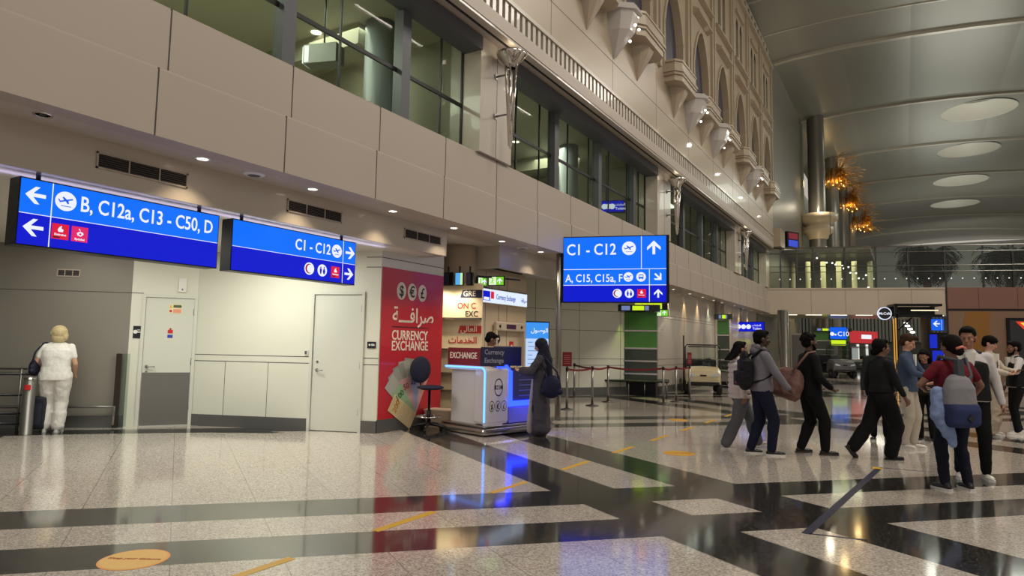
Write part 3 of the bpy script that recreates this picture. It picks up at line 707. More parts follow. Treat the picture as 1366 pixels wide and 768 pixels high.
# ---- ceiling vault
prof = [(-8.0, 18.9), (-6.5, 19.4), (-5.3, 19.68), (-2.8, 20.10), (.85, 20.48), (3.7, 20.67), (6.45, 20.77), (12, 20.75), (18, 20.4), (26, 19.4), (34, 17.8)]
tn = math.tan(AS)
def cz(x):
    for (a, za), (b, zb) in zip(prof, prof[1:]):
        if a <= x <= b: return za+(zb-za)*(x-a)/(b-a)
    return prof[-1][1]
vault_m = mat('vault_metal', (122, 121, 110), .36, .25, var=(.12, .14), bump=(.5, .25))
mb = MB(); xs = [p[0] for p in prof]; Ya, Yb = -10, 135
for i in range(len(xs)-1):
    xa, xb = xs[i], xs[i+1]
    mb.add([(xa, Ya, cz(xa)), (xb, Ya, cz(xb)), (xb, Yb, cz(xb)), (xa, Yb, cz(xa)), (xa, Ya, cz(xa)+.5), (xb, Ya, cz(xb)+.5), (xb, Yb, cz(xb)+.5), (xa, Yb, cz(xa)+.5)], [(0,3,2,1),(4,5,6,7)]+([(0,4,7,3)] if i == 0 else [])+([(1,2,6,5)] if i == len(xs)-2 else [])+[(0,1,5,4),(3,7,6,2)])
import bmesh
vault = mb.build('ceiling', vault_m); struct(vault)
bm = bmesh.new(); bm.from_mesh(vault.data); bmesh.ops.remove_doubles(bm, verts=bm.verts, dist=.001); bmesh.ops.recalc_face_normals(bm, faces=bm.faces); bm.to_mesh(vault.data); bm.free()
discs = [(5.55, 62.0, 2.5), (5.7, 74.0, 2.5), (5.9, 87.0, 2.6), (6.1, 100.5, 2.7)]
cut = MB()
for (x, y, r) in discs: cut.cyl((x, y, 0), r, 19, 22, 40)
co = cut.build('cutter', vault_m)
bo = vault.modifiers.new('b', 'BOOLEAN'); bo.operation = 'DIFFERENCE'; bo.object = co; bo.solver = 'EXACT'
dg = bpy.context.evaluated_depsgraph_get(); dg.update(); me = bpy.data.meshes.new_from_object(vault.evaluated_get(dg)); vault.modifiers.clear(); vault.data = me; bpy.data.objects.remove(co)
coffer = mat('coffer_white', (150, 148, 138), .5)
for i, (x, y, r) in enumerate(discs):
    z = cz(x)
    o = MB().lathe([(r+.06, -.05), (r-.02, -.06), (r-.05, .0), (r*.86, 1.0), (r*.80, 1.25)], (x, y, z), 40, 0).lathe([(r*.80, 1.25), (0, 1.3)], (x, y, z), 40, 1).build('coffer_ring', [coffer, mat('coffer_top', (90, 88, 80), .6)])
    struct(o); o.name = 'trim_12'
    point('coffer_light', (x, y, z+.5), 130, (1, .97, .86), .2)
rib = mat('vault_rib', (158, 152, 138), .3, .3)
def ribstrip(Y0, w, d, m, name='trim_13', x0=-6.5):
    mb = MB(); xs_ = [x0]+[p for p in xs if p > x0]
    for i in range(len(xs_)-1):
        xa, xb = xs_[i], xs_[i+1]; ya, yb = Y0+tn*(xa+6.3), Y0+tn*(xb+6.3)
        mb.add([(xa, ya, cz(xa)), (xb, yb, cz(xb)), (xb, yb+w, cz(xb)), (xa, ya+w, cz(xa)), (xa, ya, cz(xa)-d), (xb, yb, cz(xb)-d), (xb, yb+w, cz(xb)-d), (xa, ya+w, cz(xa)-d)], [(4,5,6,7),(0,1,5,4),(2,3,7,6)])
    return struct(mb.build(name, m))
for k in range(-1, 7): ribstrip(42+12.45*k, .32, .16, rib)
for Y0 in (38.2, 34.0, 26, 22): ribstrip(Y0, .10, .05, rib, 'trim_14')
# wall beyond the arcade, and its end strip
gg = mat('far_wall_grey', (116, 112, 100), .4, var=(.3, .05))
struct(MB().box(-7.2, -6.5, 37.6, 54.5, 4.9, 19.4).build('wall_left', gg))
struct(MB().box(-9.5, -9.2, 54.5, 130, 0, 19).build('wall_left', mat('far_wall_green', (124, 134, 116), .35, coat=.2, var=(.2, .1))))
struct(MB().box(-9.3, -6.4, 54.45, 54.9, 4.9, 19.2).build('wall_left', mat('far_wall_green', (124, 134, 116), .35)))
# cream corner block where the facade meets the bridge, above the gallery
struct(MB().box(-6.9, -5.6, 37.45, 39.0, 7.1, 8.1).build('trim_15', facade_m))
struct(MB().box(-40, 60, 132, 133, 0, 20).build('wall_far', mat('far_end', (150, 148, 140), .6)))
# great round columns
colm = mat('column_steel', (126, 122, 114), .28, .55)
for k in range(4):
    x, y = -5.5, 54.75+12.45*k
    mb = MB().lathe([(.62, 0), (.62, 9.3), (.62, 20.3)], (x, y, 0), 32, 0)
    if k == 0: mb.lathe([(.62, 10.0), (.75, 10.1), (.8, 10.35), (1.12, 10.55), (1.12, 10.92), (.85, 10.95), (.85, 11.05), (1.38, 11.45), (1.45, 11.5), (1.45, 11.9), (.62, 11.92)], (x, y, 0), 40, 1)
    o = struct(mb.build('trim_16', [colm, mat('capital_cream', (214, 196, 166), .4)]))
for (x, y, z) in ((-5.0, 53.2, 12.4), (-4.3, 66.0, 9.4)): point('column_uplight', (x, y, z), 60, (1, .86, .62), .15)
point('capital_light', (-5.1, 53.0, 8.6), 30, (1, .80, .5), .15)
# gold spray chandeliers around the far columns
gold = mat('gold_spray', (196, 140, 60), .3, .9); goldl = glow('gold_lamp', (255, 200, 110), 4)
glabs = ['gold spray chandelier ringed round a far column, highest of the three', 'gold spray chandelier, middle of the three on the far columns', 'gold spray chandelier, lowest and furthest of the three']
for i, (px, py, Y, r) in enumerate(((1112, 240, 67.2, 1.2), (1131, 272, 79.7, 1.25), (1147, 300, 92.1, 1.6))):
    d = ray(px, py); t = Y/d.y; c = Vector((d.x*t, Y, HC+d.z*t))
    e = empty('gold_chandelier', c, 0, glabs[i], 'chandelier', 'gold spray chandeliers')
    mb = MB(); rnd = random.Random(i)
    for k in range(130):
        a = rnd.uniform(0, 2*PI); r1 = r*rnd.uniform(.7, 1.0); z0_ = rnd.uniform(.2, 1.0)
        mb.tube([(.35*math.cos(a), .35*math.sin(a), z0_), (r1*.8*math.cos(a+.2), r1*.8*math.sin(a+.2), z0_+.1), (r1*math.cos(a+.3), r1*math.sin(a+.3), -.6-rnd.random()*.4)], .022, 4)
    for k in range(90):
        a = rnd.uniform(-1.3, 1.3); rr_ = rnd.uniform(1.2, 2.9); z0_ = rnd.uniform(-1.5, 3.2)
        mb.tube([(.4*math.cos(a), .4*math.sin(a), z0_*.4), (rr_*.6*math.cos(a), rr_*.6*math.sin(a), z0_*.8+.3), (rr_*math.cos(a+.1), rr_*math.sin(a+.1), z0_)], .016, 4)
    mb.build('gold_strands', gold, e)
    mb = MB()
    for k in range(16): a = 2*PI*k/16; mb.sph((r*.75*math.cos(a), r*.75*math.sin(a), -.7+.2*(k % 3)), .07, 8)
    mb.build('lamp_bulbs', goldl, e)
    l = point('chandelier_glow', (0.2, -1.2, -.4), 60, (1, .7, .3), .3); l.parent = e
# palms beyond the bridge
bark = mat('palm_bark', (92, 72, 54), .8, bump=(14, .6)); leaf = mat('palm_leaf', (26, 32, 22), .8, spec=.1)
def palm(px, pyc, Y, rad, label, trunk=True, n=130, seed=1):
    d = ray(px, pyc); t = Y/d.y; c = Vector((d.x*t, Y, HC+d.z*t)); e = empty('palm_tree', (c.x, c.y, 0), 0, label, 'tree', 'palm trees in the hall')
    rnd = random.Random(seed)
    m_ = MB(); H = c.z+.4
    m_.lathe([(.22+.03*((k % 2)), H*k/40) for k in range(41)], (0,0,0), 14); m_.build('trunk', bark, e)
    f = MB()
    for k in range(n):
        a = rnd.uniform(0, 2*PI); el = rnd.uniform(-.6, 1.0); L = rad*rnd.uniform(.85, 1.15); pts = []
        for j in range(9):
            s_ = j/8; ang = el-1.9*s_*s_*1.1
            if j == 0: p = Vector((0, 0, H))
            else: p = pts[-1]+Vector((math.cos(a)*math.cos(ang), math.sin(a)*math.cos(ang), math.sin(ang)))*L/6.5
            pts.append(p)
        f.tube(pts, [.03*(1-j/9)+.006 for j in range(9)], 4)
        for j in range(1, 9):
            tdir = (pts[j]-pts[j-1]).normalized(); sd = tdir.cross(Vector((0,0,1))).normalized() if abs(tdir.z) < .98 else Vector((1,0,0))
            for q in (0, .5):
                b0 = pts[j-1].lerp(pts[j], q)
                for s_ in (-1, 1):
                    tip = b0+(sd*s_*.8+tdir*.7+Vector((0,0,-.45))).normalized()*(.55*rad/2)*(1-.5*abs(j/8-.4)); wv = tdir*.035
                    f.add([tuple(b0-wv), tuple(b0+wv), tuple(tip)], [(0,1,2)])
    f.build('fronds', leaf, e); return e
palm(1236, 352, 52.4, 1.9, 'dark palm tree behind the balustrade, near the middle of the bridge', seed=2)
palm(1346, 354, 54, 2.0, 'dark palm tree behind the balustrade at the right edge', seed=5)

# ---- things at the left end of the bridge
p = onp(1058, 320, (-6.0, 43), SK)
e = empty('hanging_screen', (p.x, p.y, p.z), R(60), 'dark hanging screen with red and blue panels above the left end of the bridge', 'screen')
MB().box(-.55, .55, 0, .35, -.5, .5, 0).build('screen_case', blackm, e)
MB().box(-.42, .42, -.02, 0, .05, .42, 0).box(-.42, .42, -.02, 0, -.42, -.02, 1).build('screen_face', [glow('screen_dkred', (120, 40, 50), 1), glow('screen_blue', (60, 80, 200), 1)], e)
wv = Matrix.Rotation(-R(60), 4, 'Z') @ Vector((-6.5-p.x, 0, 0))
MB().tube([(0, .2, .2), (wv.x, wv.y, .2)], .03, 8).tube([(0, .2, -.2), (wv.x, wv.y, -.2)], .03, 8).build('wall_bracket', steel_d, e)
# lit storey seen through the bridge glass: pale columns and walls behind
pale = mat('pale_fluted_wall', (196, 190, 150), .5)
mb = MB()
for k in range(6): mb.cyl((-6.3+.9*k, 47+.3*k, 0), .16, 4.9, 7.4, 12)
struct(mb.build('trim_17', pale)); struct(MB().box(-9, -1.6, 51, 51.2, 4.9, 7.6).build('wall_back', mat('far_hall_back', (96, 98, 84), .5)))
struct(MB().box(-9, -1.6, 44, 54.4, 7.6, 7.8).build('ceiling', mat('far_hall_slab', (110, 106, 94), .5)))
area('far_bridge_light', (-4, 47.5, 7.4), 3, 90, (1, .96, .7))
for i in range(14):
    rnd = random.Random(40+i); p = onp(1090+i*5.2+rnd.uniform(-3, 3), 338+i*3.0+rnd.uniform(-8, 8), (-6, 45), SK)
    o = MB().sph((0,0,0), .055, 10).tube([(0,0,.05), (0,0,7.6-p.z)], .008, 4, 1).build('pendant_lamp', [glow('pendant_white', (255, 250, 235), 3), steel_d], None, (p.x, p.y, p.z)); tag(o, 'tiny globe pendant behind the bridge glass, %s from the upper left of its sparkling cluster' % ['first', 'second', 'third', 'fourth', 'fifth', 'sixth', 'seventh', 'eighth', 'ninth', 'tenth', 'eleventh', 'twelfth', 'thirteenth', 'fourteenth'][i], 'pendant lamp', 'globe pendants behind the bridge glass')

# ---- beneath and beyond the bridge
struct(MB().box(-9.2, -6.9, 38, 54.4, 0, 3.5).build('wall_left', mat('corridor_wall', (150, 144, 124), .45)))
cc = onz(1046, 508); 
struct(MB().cyl((cc.x, cc.y, 0), .26, 0, 3.44, 28).build('trim_18', mat('clad_column', (150, 148, 140), .22, .8)))
dd = MB().box(-.5, .5, -.04, .1, 0, 2.4).box(-.42, .42, -.06, -.04, .05, 2.32, 1).build('door_3', [grey_w, mat('dark_door', (78, 74, 68), .5)], None, tuple(onp(1068, 480, (cc.x+.3, cc.y+4), SK))[:2]+(0,), AS); struct(dd)
struct(bbuild(MB().box(-1.2, 2.4, 12, 12.3, 0, 5).box(2.4, 3.1, 11.4, 12.3, 0, 5, 1), 'wall_far', [mat('corridor_wall', (150, 144, 124), .45), mat('corridor_pier', (176, 164, 134), .45)]))
# grey louvred facade far behind
mb = MB()
for k in range(60): mb.box(2.5+k*.32, 2.72+k*.32, 34, 34.3, 2.5, 6.3, 0)
mb.box(0, 30, 34.3, 34.6, 0, 6.3, 1)
struct(bbuild(mb, 'wall_far', [mat('louvre_wall', (112, 112, 106), .5), mat('louvre_gap', (60, 60, 56), .6)]))
area('bridge_soffit_light', (-1.5, 41.5, 3.40), 1.2, 40, (1, .93, .76), sy=3, rot=(0, 0, AS))
area('corridor_light', (-2.5, 58, 9.5), 6, 420, (1, .95, .78))
mb = MB()
for k in range(7): mb.box(.6+k*1.25, .6+k*1.25+.8, .3, .42, 3.425, 3.438)
o = bbuild(mb, 'strip_light', glow('strip_white', (255, 248, 225), 2.5)); tag(o, 'row of slim recessed strip lights under the front edge of the bridge', 'strip light')
# gate sign C10
def sign_frame(p, ang, label, name='hanging_sign', cat='sign', group=None):
    return empty(name, tuple(p), ang, label, cat, group)
SBL = glow('sign_light_blue', (8, 112, 255), 1.0); SDB = glow('sign_deep_blue', (4, 22, 205), 1.0); SWH = glow('sign_white', (238, 242, 255), 1.0); SRD = glow('sign_red', (222, 26, 62), 1.0); SPK = glow('sign_pink', (226, 40, 104), 1.0); SYE = glow('sign_yellow_green', (206, 240, 40), 1.0); SGR = glow('sign_green', (120, 205, 40), 1.0); SMB = glow('sign_mid_blue', (14, 96, 235), 1.0)
p = onp(1118.5, 452, (-3.2, 50), SK); s_ = onp(1130, 452, (-3.2, 50), SK); w = (s_-p).length*2; zt = onp(1118, 436, (-3.2, 50), SK).z
e = sign_frame((p.x, p.y, p.z), AS, 'small hanging blue gate sign reading C10 with a yellow-green strip below')
h = zt-p.z; MB().box(-w/2, w/2, 0, .15, -.05, h).build('sign_case', blackm, e); MB().box(-w/2+.02, w/2-.02, -.01, 0, .0, h-.02).build('sign_face', SMB, e)
MB().box(-w*.4, w*.42, -.01, .12, -.45, -.08).build('yellow_strip', SYE, e)
text('C10', h*.52, -.06, -.02, h*.25, SWH, e); MB().prism(circ(-w*.36, h*.42, h*.16), -.02, -.012).prism(circ(-w*.17, h*.36, h*.08), -.02, -.012).build('pictogram', SWH, e)
MB().tube([(-w*.3, .07, h), (-w*.3, .07, h+8)], .02, 6).tube([(w*.3, .07, h), (w*.3, .07, h+8)], .02, 6).build('hanger', steel_d, e)
# red fronted shop
p0 = onp(1134, 500, (-2.6, 52), SK); 
e = empty('red_shop', (p0.x, p0.y, 0), R(64), 'distant small shop with a red fascia and white lettering beyond the bridge', 'shop')
MB().box(0, 3.8, 0, .5, 2.1, 2.95, 0).build('red_fascia', glow('shop_red', (200, 44, 50), .8), e)
MB().box(0, 3.8, .3, .8, 0, 2.1).build('shop_body', mat('shop_dark', (40, 38, 40), .4), e)
text('SHOP', .6, 4.2, -.02, 2.9, SWH, e) if False else MB().box(1.6, 2.9, -.02, 0, 2.4, 2.7).build('white_mark', SWH, e)
for k in range(3): MB().box(.25+1.2*k, .5+1.2*k, .24, .29, .3, 2.0).build('lit_display', glow('display_white', (235, 235, 225), 1.1), e)
MB().box(.75, 1.3, .1, .25, .9, 1.8).build('white_poster', glow('display_grey', (190, 190, 190), .7), e)
# ================================================================== SIGNS
def plane_icon(cx, cz, r, y=-.012):
    mb = MB(); mb.prism(circ(cx, cz, r, 28), y, y+.003, 0)
    b = y-.003
    mb.prism(bar2(cx-r*.60, cz-r*.12, cx+r*.62, cz+r*.30, r*.15), b, y, 1)
    mb.prism([(cx-.15*r, cz+.02*r), (cx+.12*r, cz+.12*r), (cx-.22*r, cz+.42*r), (cx-.36*r, cz+.38*r)], b, y, 1)
    mb.prism([(cx-.05*r, cz+.02*r), (cx+.2*r, cz+.12*r), (cx+.28*r, cz-.22*r), (cx+.16*r, cz-.26*r)], b, y, 1)
    mb.prism([(cx-.60*r, cz-.12*r), (cx-.48*r, cz-.10*r), (cx-.66*r, cz+.16*r), (cx-.76*r, cz+.13*r)], b, y, 1)
    mb.prism(bar2(cx-r*.45, cz-r*.52, cx+r*.5, cz-r*.52, r*.07), b, y, 1)
    return mb
def crescent_icon(cx, cz, r, e):
    y = -.012
    MB().prism(circ(cx, cz, r, 28), y, y+.003, 0).prism(circ(cx-.04*r, cz, r*.78, 24), y-.003, y, 1).prism(circ(cx+.16*r, cz, r*.68, 24), y-.006, y-.003, 0).build('crescent_symbol', [SWH, glow('sign_dkred', (150, 20, 40), 1)], e)
def toilets_icon(cx, cz, r, e):
    y = -.012; mb = MB().prism(circ(cx, cz, r, 28), y, y+.003, 0)
    for s in (-1, 1):
        x = cx+s*r*.36; mb.prism(circ(x, cz+r*.48, r*.13, 12), y-.003, y, 1)
        mb.prism([(x-r*.2, cz+r*.3), (x+r*.2, cz+r*.3), (x+r*.2, cz-r*.1), (x+r*.1, cz-r*.6), (x-r*.1, cz-r*.6), (x-r*.2, cz-r*.1)] if s < 0 else [(x-r*.12, cz+r*.3), (x+r*.12, cz+r*.3), (x+r*.26, cz-r*.15), (x+r*.1, cz-r*.6), (x-r*.1, cz-r*.6), (x-r*.26, cz-r*.15)], y-.003, y, 1)
    mb.build('toilets_symbol', [SWH, SDB], e)
def bus_icon(cx, cz, r, e):
    y = -.012
    MB().prism(circ(cx, cz, r, 28), y, y+.003, 0).prism([(cx-.5*r, cz-.35*r), (cx+.5*r, cz-.35*r), (cx+.5*r, cz+.35*r), (cx+.4*r, cz+.5*r), (cx-.4*r, cz+.5*r), (cx-.5*r, cz+.35*r)], y-.003, y, 1).prism([(cx-.38*r, cz), (cx+.38*r, cz), (cx+.38*r, cz+.32*r), (cx-.38*r, cz+.32*r)], y-.006, y-.003, 0).prism(circ(cx-.3*r, cz-.4*r, .12*r, 10), y-.006, y, 1).prism(circ(cx+.3*r, cz-.4*r, .12*r, 10), y-.006, y, 1).build('bus_symbol', [SWH, SMB], e)
def airline_mark(cx, cz, s, e, m, words_, kind=0):
    y = -.012; h = s/2; mb = MB().prism([(cx-h, cz-h), (cx+h, cz-h), (cx+h, cz+h), (cx-h, cz+h)], y, y+.003, 0)
    if kind == 0: mb.prism([(cx-.12*s, cz-.02*s), (cx+.14*s, cz-.02*s), (cx+.18*s, cz+.12*s), (cx+.04*s, cz+.22*s), (cx+.08*s, cz+.38*s), (cx-.06*s, cz+.30*s), (cx-.16*s, cz+.12*s)], y-.003, y, 1)
    else:
        mb.prism([(cx-.02*s, cz+.36*s), (cx-.10*s, cz+.34*s), (cx+.06*s, cz+.16*s), (cx+.20*s, cz+.12*s), (cx+.22*s, cz), (cx+.06*s, cz-.14*s), (cx-.14*s, cz-.08*s), (cx-.18*s, cz+.06*s), (cx-.08*s, cz+.14*s), (cx+.04*s, cz+.18*s)], y-.003, y, 1); mb.prism(circ(cx+.02*s, cz+.01*s, .07*s, 12), y-.005, y-.003, 0)
    o = mb.build('airline_mark', [m, SWH], e); text(words_, s*.2, cx, y-.004, cz-.26*s if kind == 0 else cz-.40*s, SWH, e, 'airline_name', 'CENTER')
    if kind == 0: MB().box(cx-.4*s, cx-.02*s, y-.004, y, cz-.42*s, cz-.34*s).build('arabic_strip', black, e)
# sign 1 and sign 2: plane X = -7.0, z 2.345..2.985
def long_sign(y0, y1, label):
    e = empty('hanging_sign', (-7.0, y0, 2.345), R(90), label, 'sign', 'blue direction signs under the bulkhead'); w = y1-y0; h = .64
    MB().box(0, w, 0, .20, 0, h, 0).build('sign_case', blackm, e)
    MB().box(.012, w-.012, -.006, 0, h*.48, h-.012).build('upper_panel', SBL, e); MB().box(.012, w-.012, -.006, 0, .012, h*.47).build('lower_panel', SDB, e)
    MB().box(.012, w-.012, -.009, -.006, h*.47, h*.48).build('divider_line', SWH, e)
    for u in (w*.09, w*.90): MB().tube([(u, .09, h), (u, .09, 3.08-2.345)], .022, 8).build('mounting_post', black, e)
    return e, w, h
e, w, h = long_sign(2.735, 4.80, 'longer left blue hanging sign reading B, C12a, C13-C50, D')
MB().box(.272, .280, -.009, -.006, .012, h-.012).build('divider_line', SWH, e)
def _a(cx, cz, s, ang, e): MB().prism(arrow(cx, cz, s, ang), -.012, -.006).build('arrow_symbol', SWH, e)
_a(.135, h*.755, .17, 180, e); _a(.135, h*.275, .17, 180, e)
plane_icon(.395, h*.745, .095).build('departures_symbol', [SWH, SMB], e)
text('B, C12a, C13 - C50, D', .215, .525, -.008, h*.635, SWH, e, sx=.735)
airline_mark(.365, h*.27, .15, e, SRD, 'Emirates', 0); airline_mark(.54, h*.27, .15, e, SPK, 'flydubai', 1)
e, w, h = long_sign(4.98, 7.08, 'shorter right blue hanging sign reading C1-C12 with arrows pointing right')
MB().box(w-.262, w-.254, -.009, -.006, .012, h-.012).build('divider_line', SWH, e)
_a(w-.12, h*.73, .18, 0, e); _a(w-.13, h*.24, .17, 0, e)
plane_icon(w-.385, h*.72, .095).build('departures_symbol', [SWH, SMB], e)
text('C1 - C12', .205, w-.50, -.008, h*.615, SWH, e, align='RIGHT', sx=.82)
crescent_icon(w-.88, h*.24, .085, e); toilets_icon(w-.645, h*.24, .085, e); airline_mark(w-.40, h*.24, .16, e, SRD, 'Emirates', 0)
# post sign: plane through (-6.35,12.54) at 17 deg
PS = Vector((-6.30, 12.56, 0))
e = empty('post_sign', (PS.x, PS.y, 0), AS, 'large square blue sign on a steel post reading C1-C12 and A, C15, C15a, F', 'sign')
zb, zt, w = 2.45, 3.835, 2.19
MB().tube([(-.075, .06, 0), (-.075, .06, 3.84)], .062, 16).build('post', steel, e)
MB().box(-.02, .02, 0, .14, zb, zt).box(0, w+.06, .0, .14, zb-.02, zt+.02).build('sign_case', blackm, e)
za, zc = zb+(zt-zb)*.255, zb+(zt-zb)*.50
MB().box(.03, w-.0, -.006, 0, zc+.006, zt).build('upper_panel', SBL, e); MB().box(.03, w, -.006, 0, za+.006, zc-.006).build('middle_panel', SBL, e); MB().box(.03, w, -.006, 0, zb, za-.006).build('lower_panel', SDB, e)
MB().box(.03, w, -.008, -.004, zc-.006, zc+.006).box(.03, w, -.008, -.004, za-.006, za+.006).box(w*.765, w*.771, -.009, -.006, zc, zt).box(w*.84, w*.846, -.009, -.006, zb, zc).build('divider_line', SWH, e)
zm = zt-(zt-zb)*.175
text('C1 - C12', .335, w*.53, -.009, zm-.135, SWH, e, align='RIGHT', sx=.84); plane_icon(w*.65, zm-.01, .145).build('departures_symbol', [SWH, SMB], e); _a(w*.885, zm, .29, 90, e)
zm = (za+zc)/2
text('A, C15, C15a, F', .235, w*.035, -.009, zm-.10, SWH, e, sx=.80); plane_icon(w*.645, zm, .10).build('departures_symbol', [SWH, SMB], e); bus_icon(w*.765, zm, .10, e); _a(w*.925, zm, .19, -45, e)
zm = (zb+za)/2
crescent_icon(w*.54, zm, .095, e); toilets_icon(w*.655, zm, .095, e); airline_mark(w*.77, zm, .18, e, SRD, 'Emirates', 0); _a(w*.925, zm, .18, 90, e)
# yellow-green taxi style strip sign hanging behind the post sign
p = onp(862, 412, (-7.6, 20.2), 17); q = onp(883, 402, (-7.6, 20.2), 17); w_ = (Vector((p.x, p.y, 0))-Vector((q.x, q.y, 0))).length*2
e = empty('strip_sign', (p.x, p.y, p.z), AS, 'yellow-green strip sign peeping out below the large post sign', 'sign')
MB().box(-w_/2-.08, w_/2+.18, 0, .12, -.03, .32).build('sign_case', blackm, e); MB().box(-w_/2, w_/2, -.006, 0, 0, .25).build('sign_face', SYE, e); text('Gate Bus Transfers', .09, 0, -.008, .10, SRD, e, align='CENTER')
MB().tube([(0, .06, .3), (0, .06, 3.75-p.z)], .02, 6).build('hanger', steel_d, e)
# running-man exit signs
def exit_sign(p, ang, w, h, label, stem=None, group='green exit signs', s=1):
    e = empty('exit_sign', tuple(p), ang, label, 'sign', group)
    MB().box(-w/2-.02, w/2+.02, 0, .06, -h/2-.02, h/2+.02).build('sign_case', black, e)
    MB().box(-w/2, 0, -.006, 0, -h/2, h/2).build('pale_half', glow('exit_pale', (226, 250, 200), 1), e); MB().box(0, w/2, -.006, 0, -h/2, h/2).build('green_half', SGR, e)
    m = MB(); m.prism(circ(-w*.24, h*.30, h*.10, 10), -.01, -.006).prism(bar2(-w*.24, h*.18, -w*.28, -h*.08, h*.13), -.01, -.006).prism(bar2(-w*.28, -h*.08, -w*.17, -h*.36, h*.08), -.01, -.006).prism(bar2(-w*.28, -h*.08, -w*.38, -h*.34, h*.08), -.01, -.006).prism(bar2(-w*.25, h*.12, -w*.13, h*.02, h*.06), -.01, -.006)
    m.build('running_figure', SGR, e); MB().prism(arrow(w*.24, 0, h*.7, 90), -.01, -.006).build('arrow_symbol', SWH, e)
    if stem: MB().tube([(0, .03, h/2), (0, .03, stem)], .012, 6).build('hanger', steel_d, e)
    return e
p = onp(662, 374.5, (-7.25, 11.2), SK)
exit_sign((p.x, p.y, p.z), AS, .31, .165, 'green running-figure exit sign facing us above the kiosk light box')
p = onp(643.5, 375.5, (-7.3, 11.0), 75)
o = exit_sign((p.x, p.y, p.z), R(70), .2, .15, 'narrow side-on green exit sign left of the kiosk exit sign')
MB().box(-.12, 1.0, .0, .02, .09, .12).build('sign_bracket', blackm, o)
p = onp(882, 417, (-7.2, 20.5), 17); exit_sign((p.x, p.y, p.z), AS, .42, .2, 'green exit sign right of the green display pillar', 3.5-p.z)
# toilets sign far on the left wall
p = onp(975, 441.5, (-6.9, 33.2), 0); q = onp(1019, 429.5, (-6.9, 33.2), 0); w_ = (Vector((p.x, p.y, 0))-Vector((q.x, q.y, 0))).length; h_ = q.z-p.z
def toilets_sign(p, ang, w_, h_, label, stem):
    e = empty('toilets_sign', (p[0], p[1], p[2]), ang, label, 'sign', 'small deep-blue toilets signs')
    MB().box(-.02, w_+.03, 0, .12, -.02, h_+.02).build('sign_case', blackm, e); MB().box(0, w_, -.006, 0, 0, h_).build('sign_face', SDB, e)
    m = MB()
    for k in range(3): m.prism(circ(w_*(.24+.15*k), h_*.5, h_*.26), -.012, -.006)
    m.prism(arrow(w_*.09, h_*.5, h_*.4, 0), -.012, -.006); m.build('pictogram', SWH, e)
    text('\uFE95\uFE8E\uFEE3\uFE8E\uFEA4\uFEDF\uFE8D', h_*.30, w_*.64, -.012, h_*.55, SWH, e, 'arabic_lettering'); text('Toilets', h_*.34, w_*.66, -.012, h_*.18, SWH, e)
    MB().tube([(w_*.3, .06, h_), (w_*.3, .06, stem)], .02, 6).build('hanger', steel_d, e); return e
toilets_sign(p, 0, w_, h_, 'small deep-blue toilets sign on the far beige wall near the bridge', 3.5-p.z)
d = ray(798, 283); t = (-7.9)/d.x; p = (-7.9, d.y*t, HC+d.z*t)
toilets_sign(p, AS, .78, .33, 'small deep-blue toilets sign upstairs behind the gallery glass', 7.355-p[2])
# pendant box light in gallery room
p = onx(432, 75, -8.2); e = empty('pendant_sign_box', (-8.2, p.y, p.z), AS, 'small grey box with a lit white end hanging behind the nearest gallery glass', 'light box')
MB().box(-.3, .3, -.14, .14, -.16, .16).build('box_case', mat('case_grey', (110, 112, 104), .4), e); MB().box(-.33, -.302, -.12, .12, -.14, .14).box(-.28, -.2, -.145, -.14, -.14, .14).build('lit_end', glow('lit_end', (245, 250, 240), 1.6), e); MB().tube([(0, 0, .16), (0, 0, 7.35-p.z)], .015, 6).build('hanger', steel_d, e)

# ================================================================== POSTER AND NICHE
pr = empty('currency_poster', (XR+.004, 8.30, 0), R(90), 'tall red currency exchange poster on the wall corner behind the stool', 'poster')
W_, zt = 1.70, 2.79
redp = mat('poster_red', (186, 30, 42), .35, coat=.3)
MB().box(.0, W_, -.012, 0, .22, zt).build('poster_sheet', redp, pr)
cream = mat('poster_cream', (236, 226, 206), .5); darkm = mat('poster_dark', (40, 24, 28), .5)
for k, ch in enumerate('$€£'):
    cx = .49+.29*k; o = MB().prism(circ(cx, 2.415, .122, 28, .155), -.016, -.012).build('currency_disc', cream, pr); text(ch, .27, cx, -.018, 2.325, darkm, pr, 'currency_symbol', 'CENTER', sx=.85)
text('\uFE94\u0640\u0640\u0640\uFED3\uFE8D\uFEAE\uFEBB', .36, .27, -.016, 1.87, cream, pr, 'arabic_lettering', sx=.98)
MB().box(.27, 1.28, -.016, -.012, 1.775, 1.79).build('rule_line', darkm, pr)
text('CURRENCY', .235, .27, -.016, 1.56, cream, pr, sx=.80, depth=.003); text('EXCHANGE', .235, .27, -.016, 1.375, cream, pr, sx=.80, depth=.003)
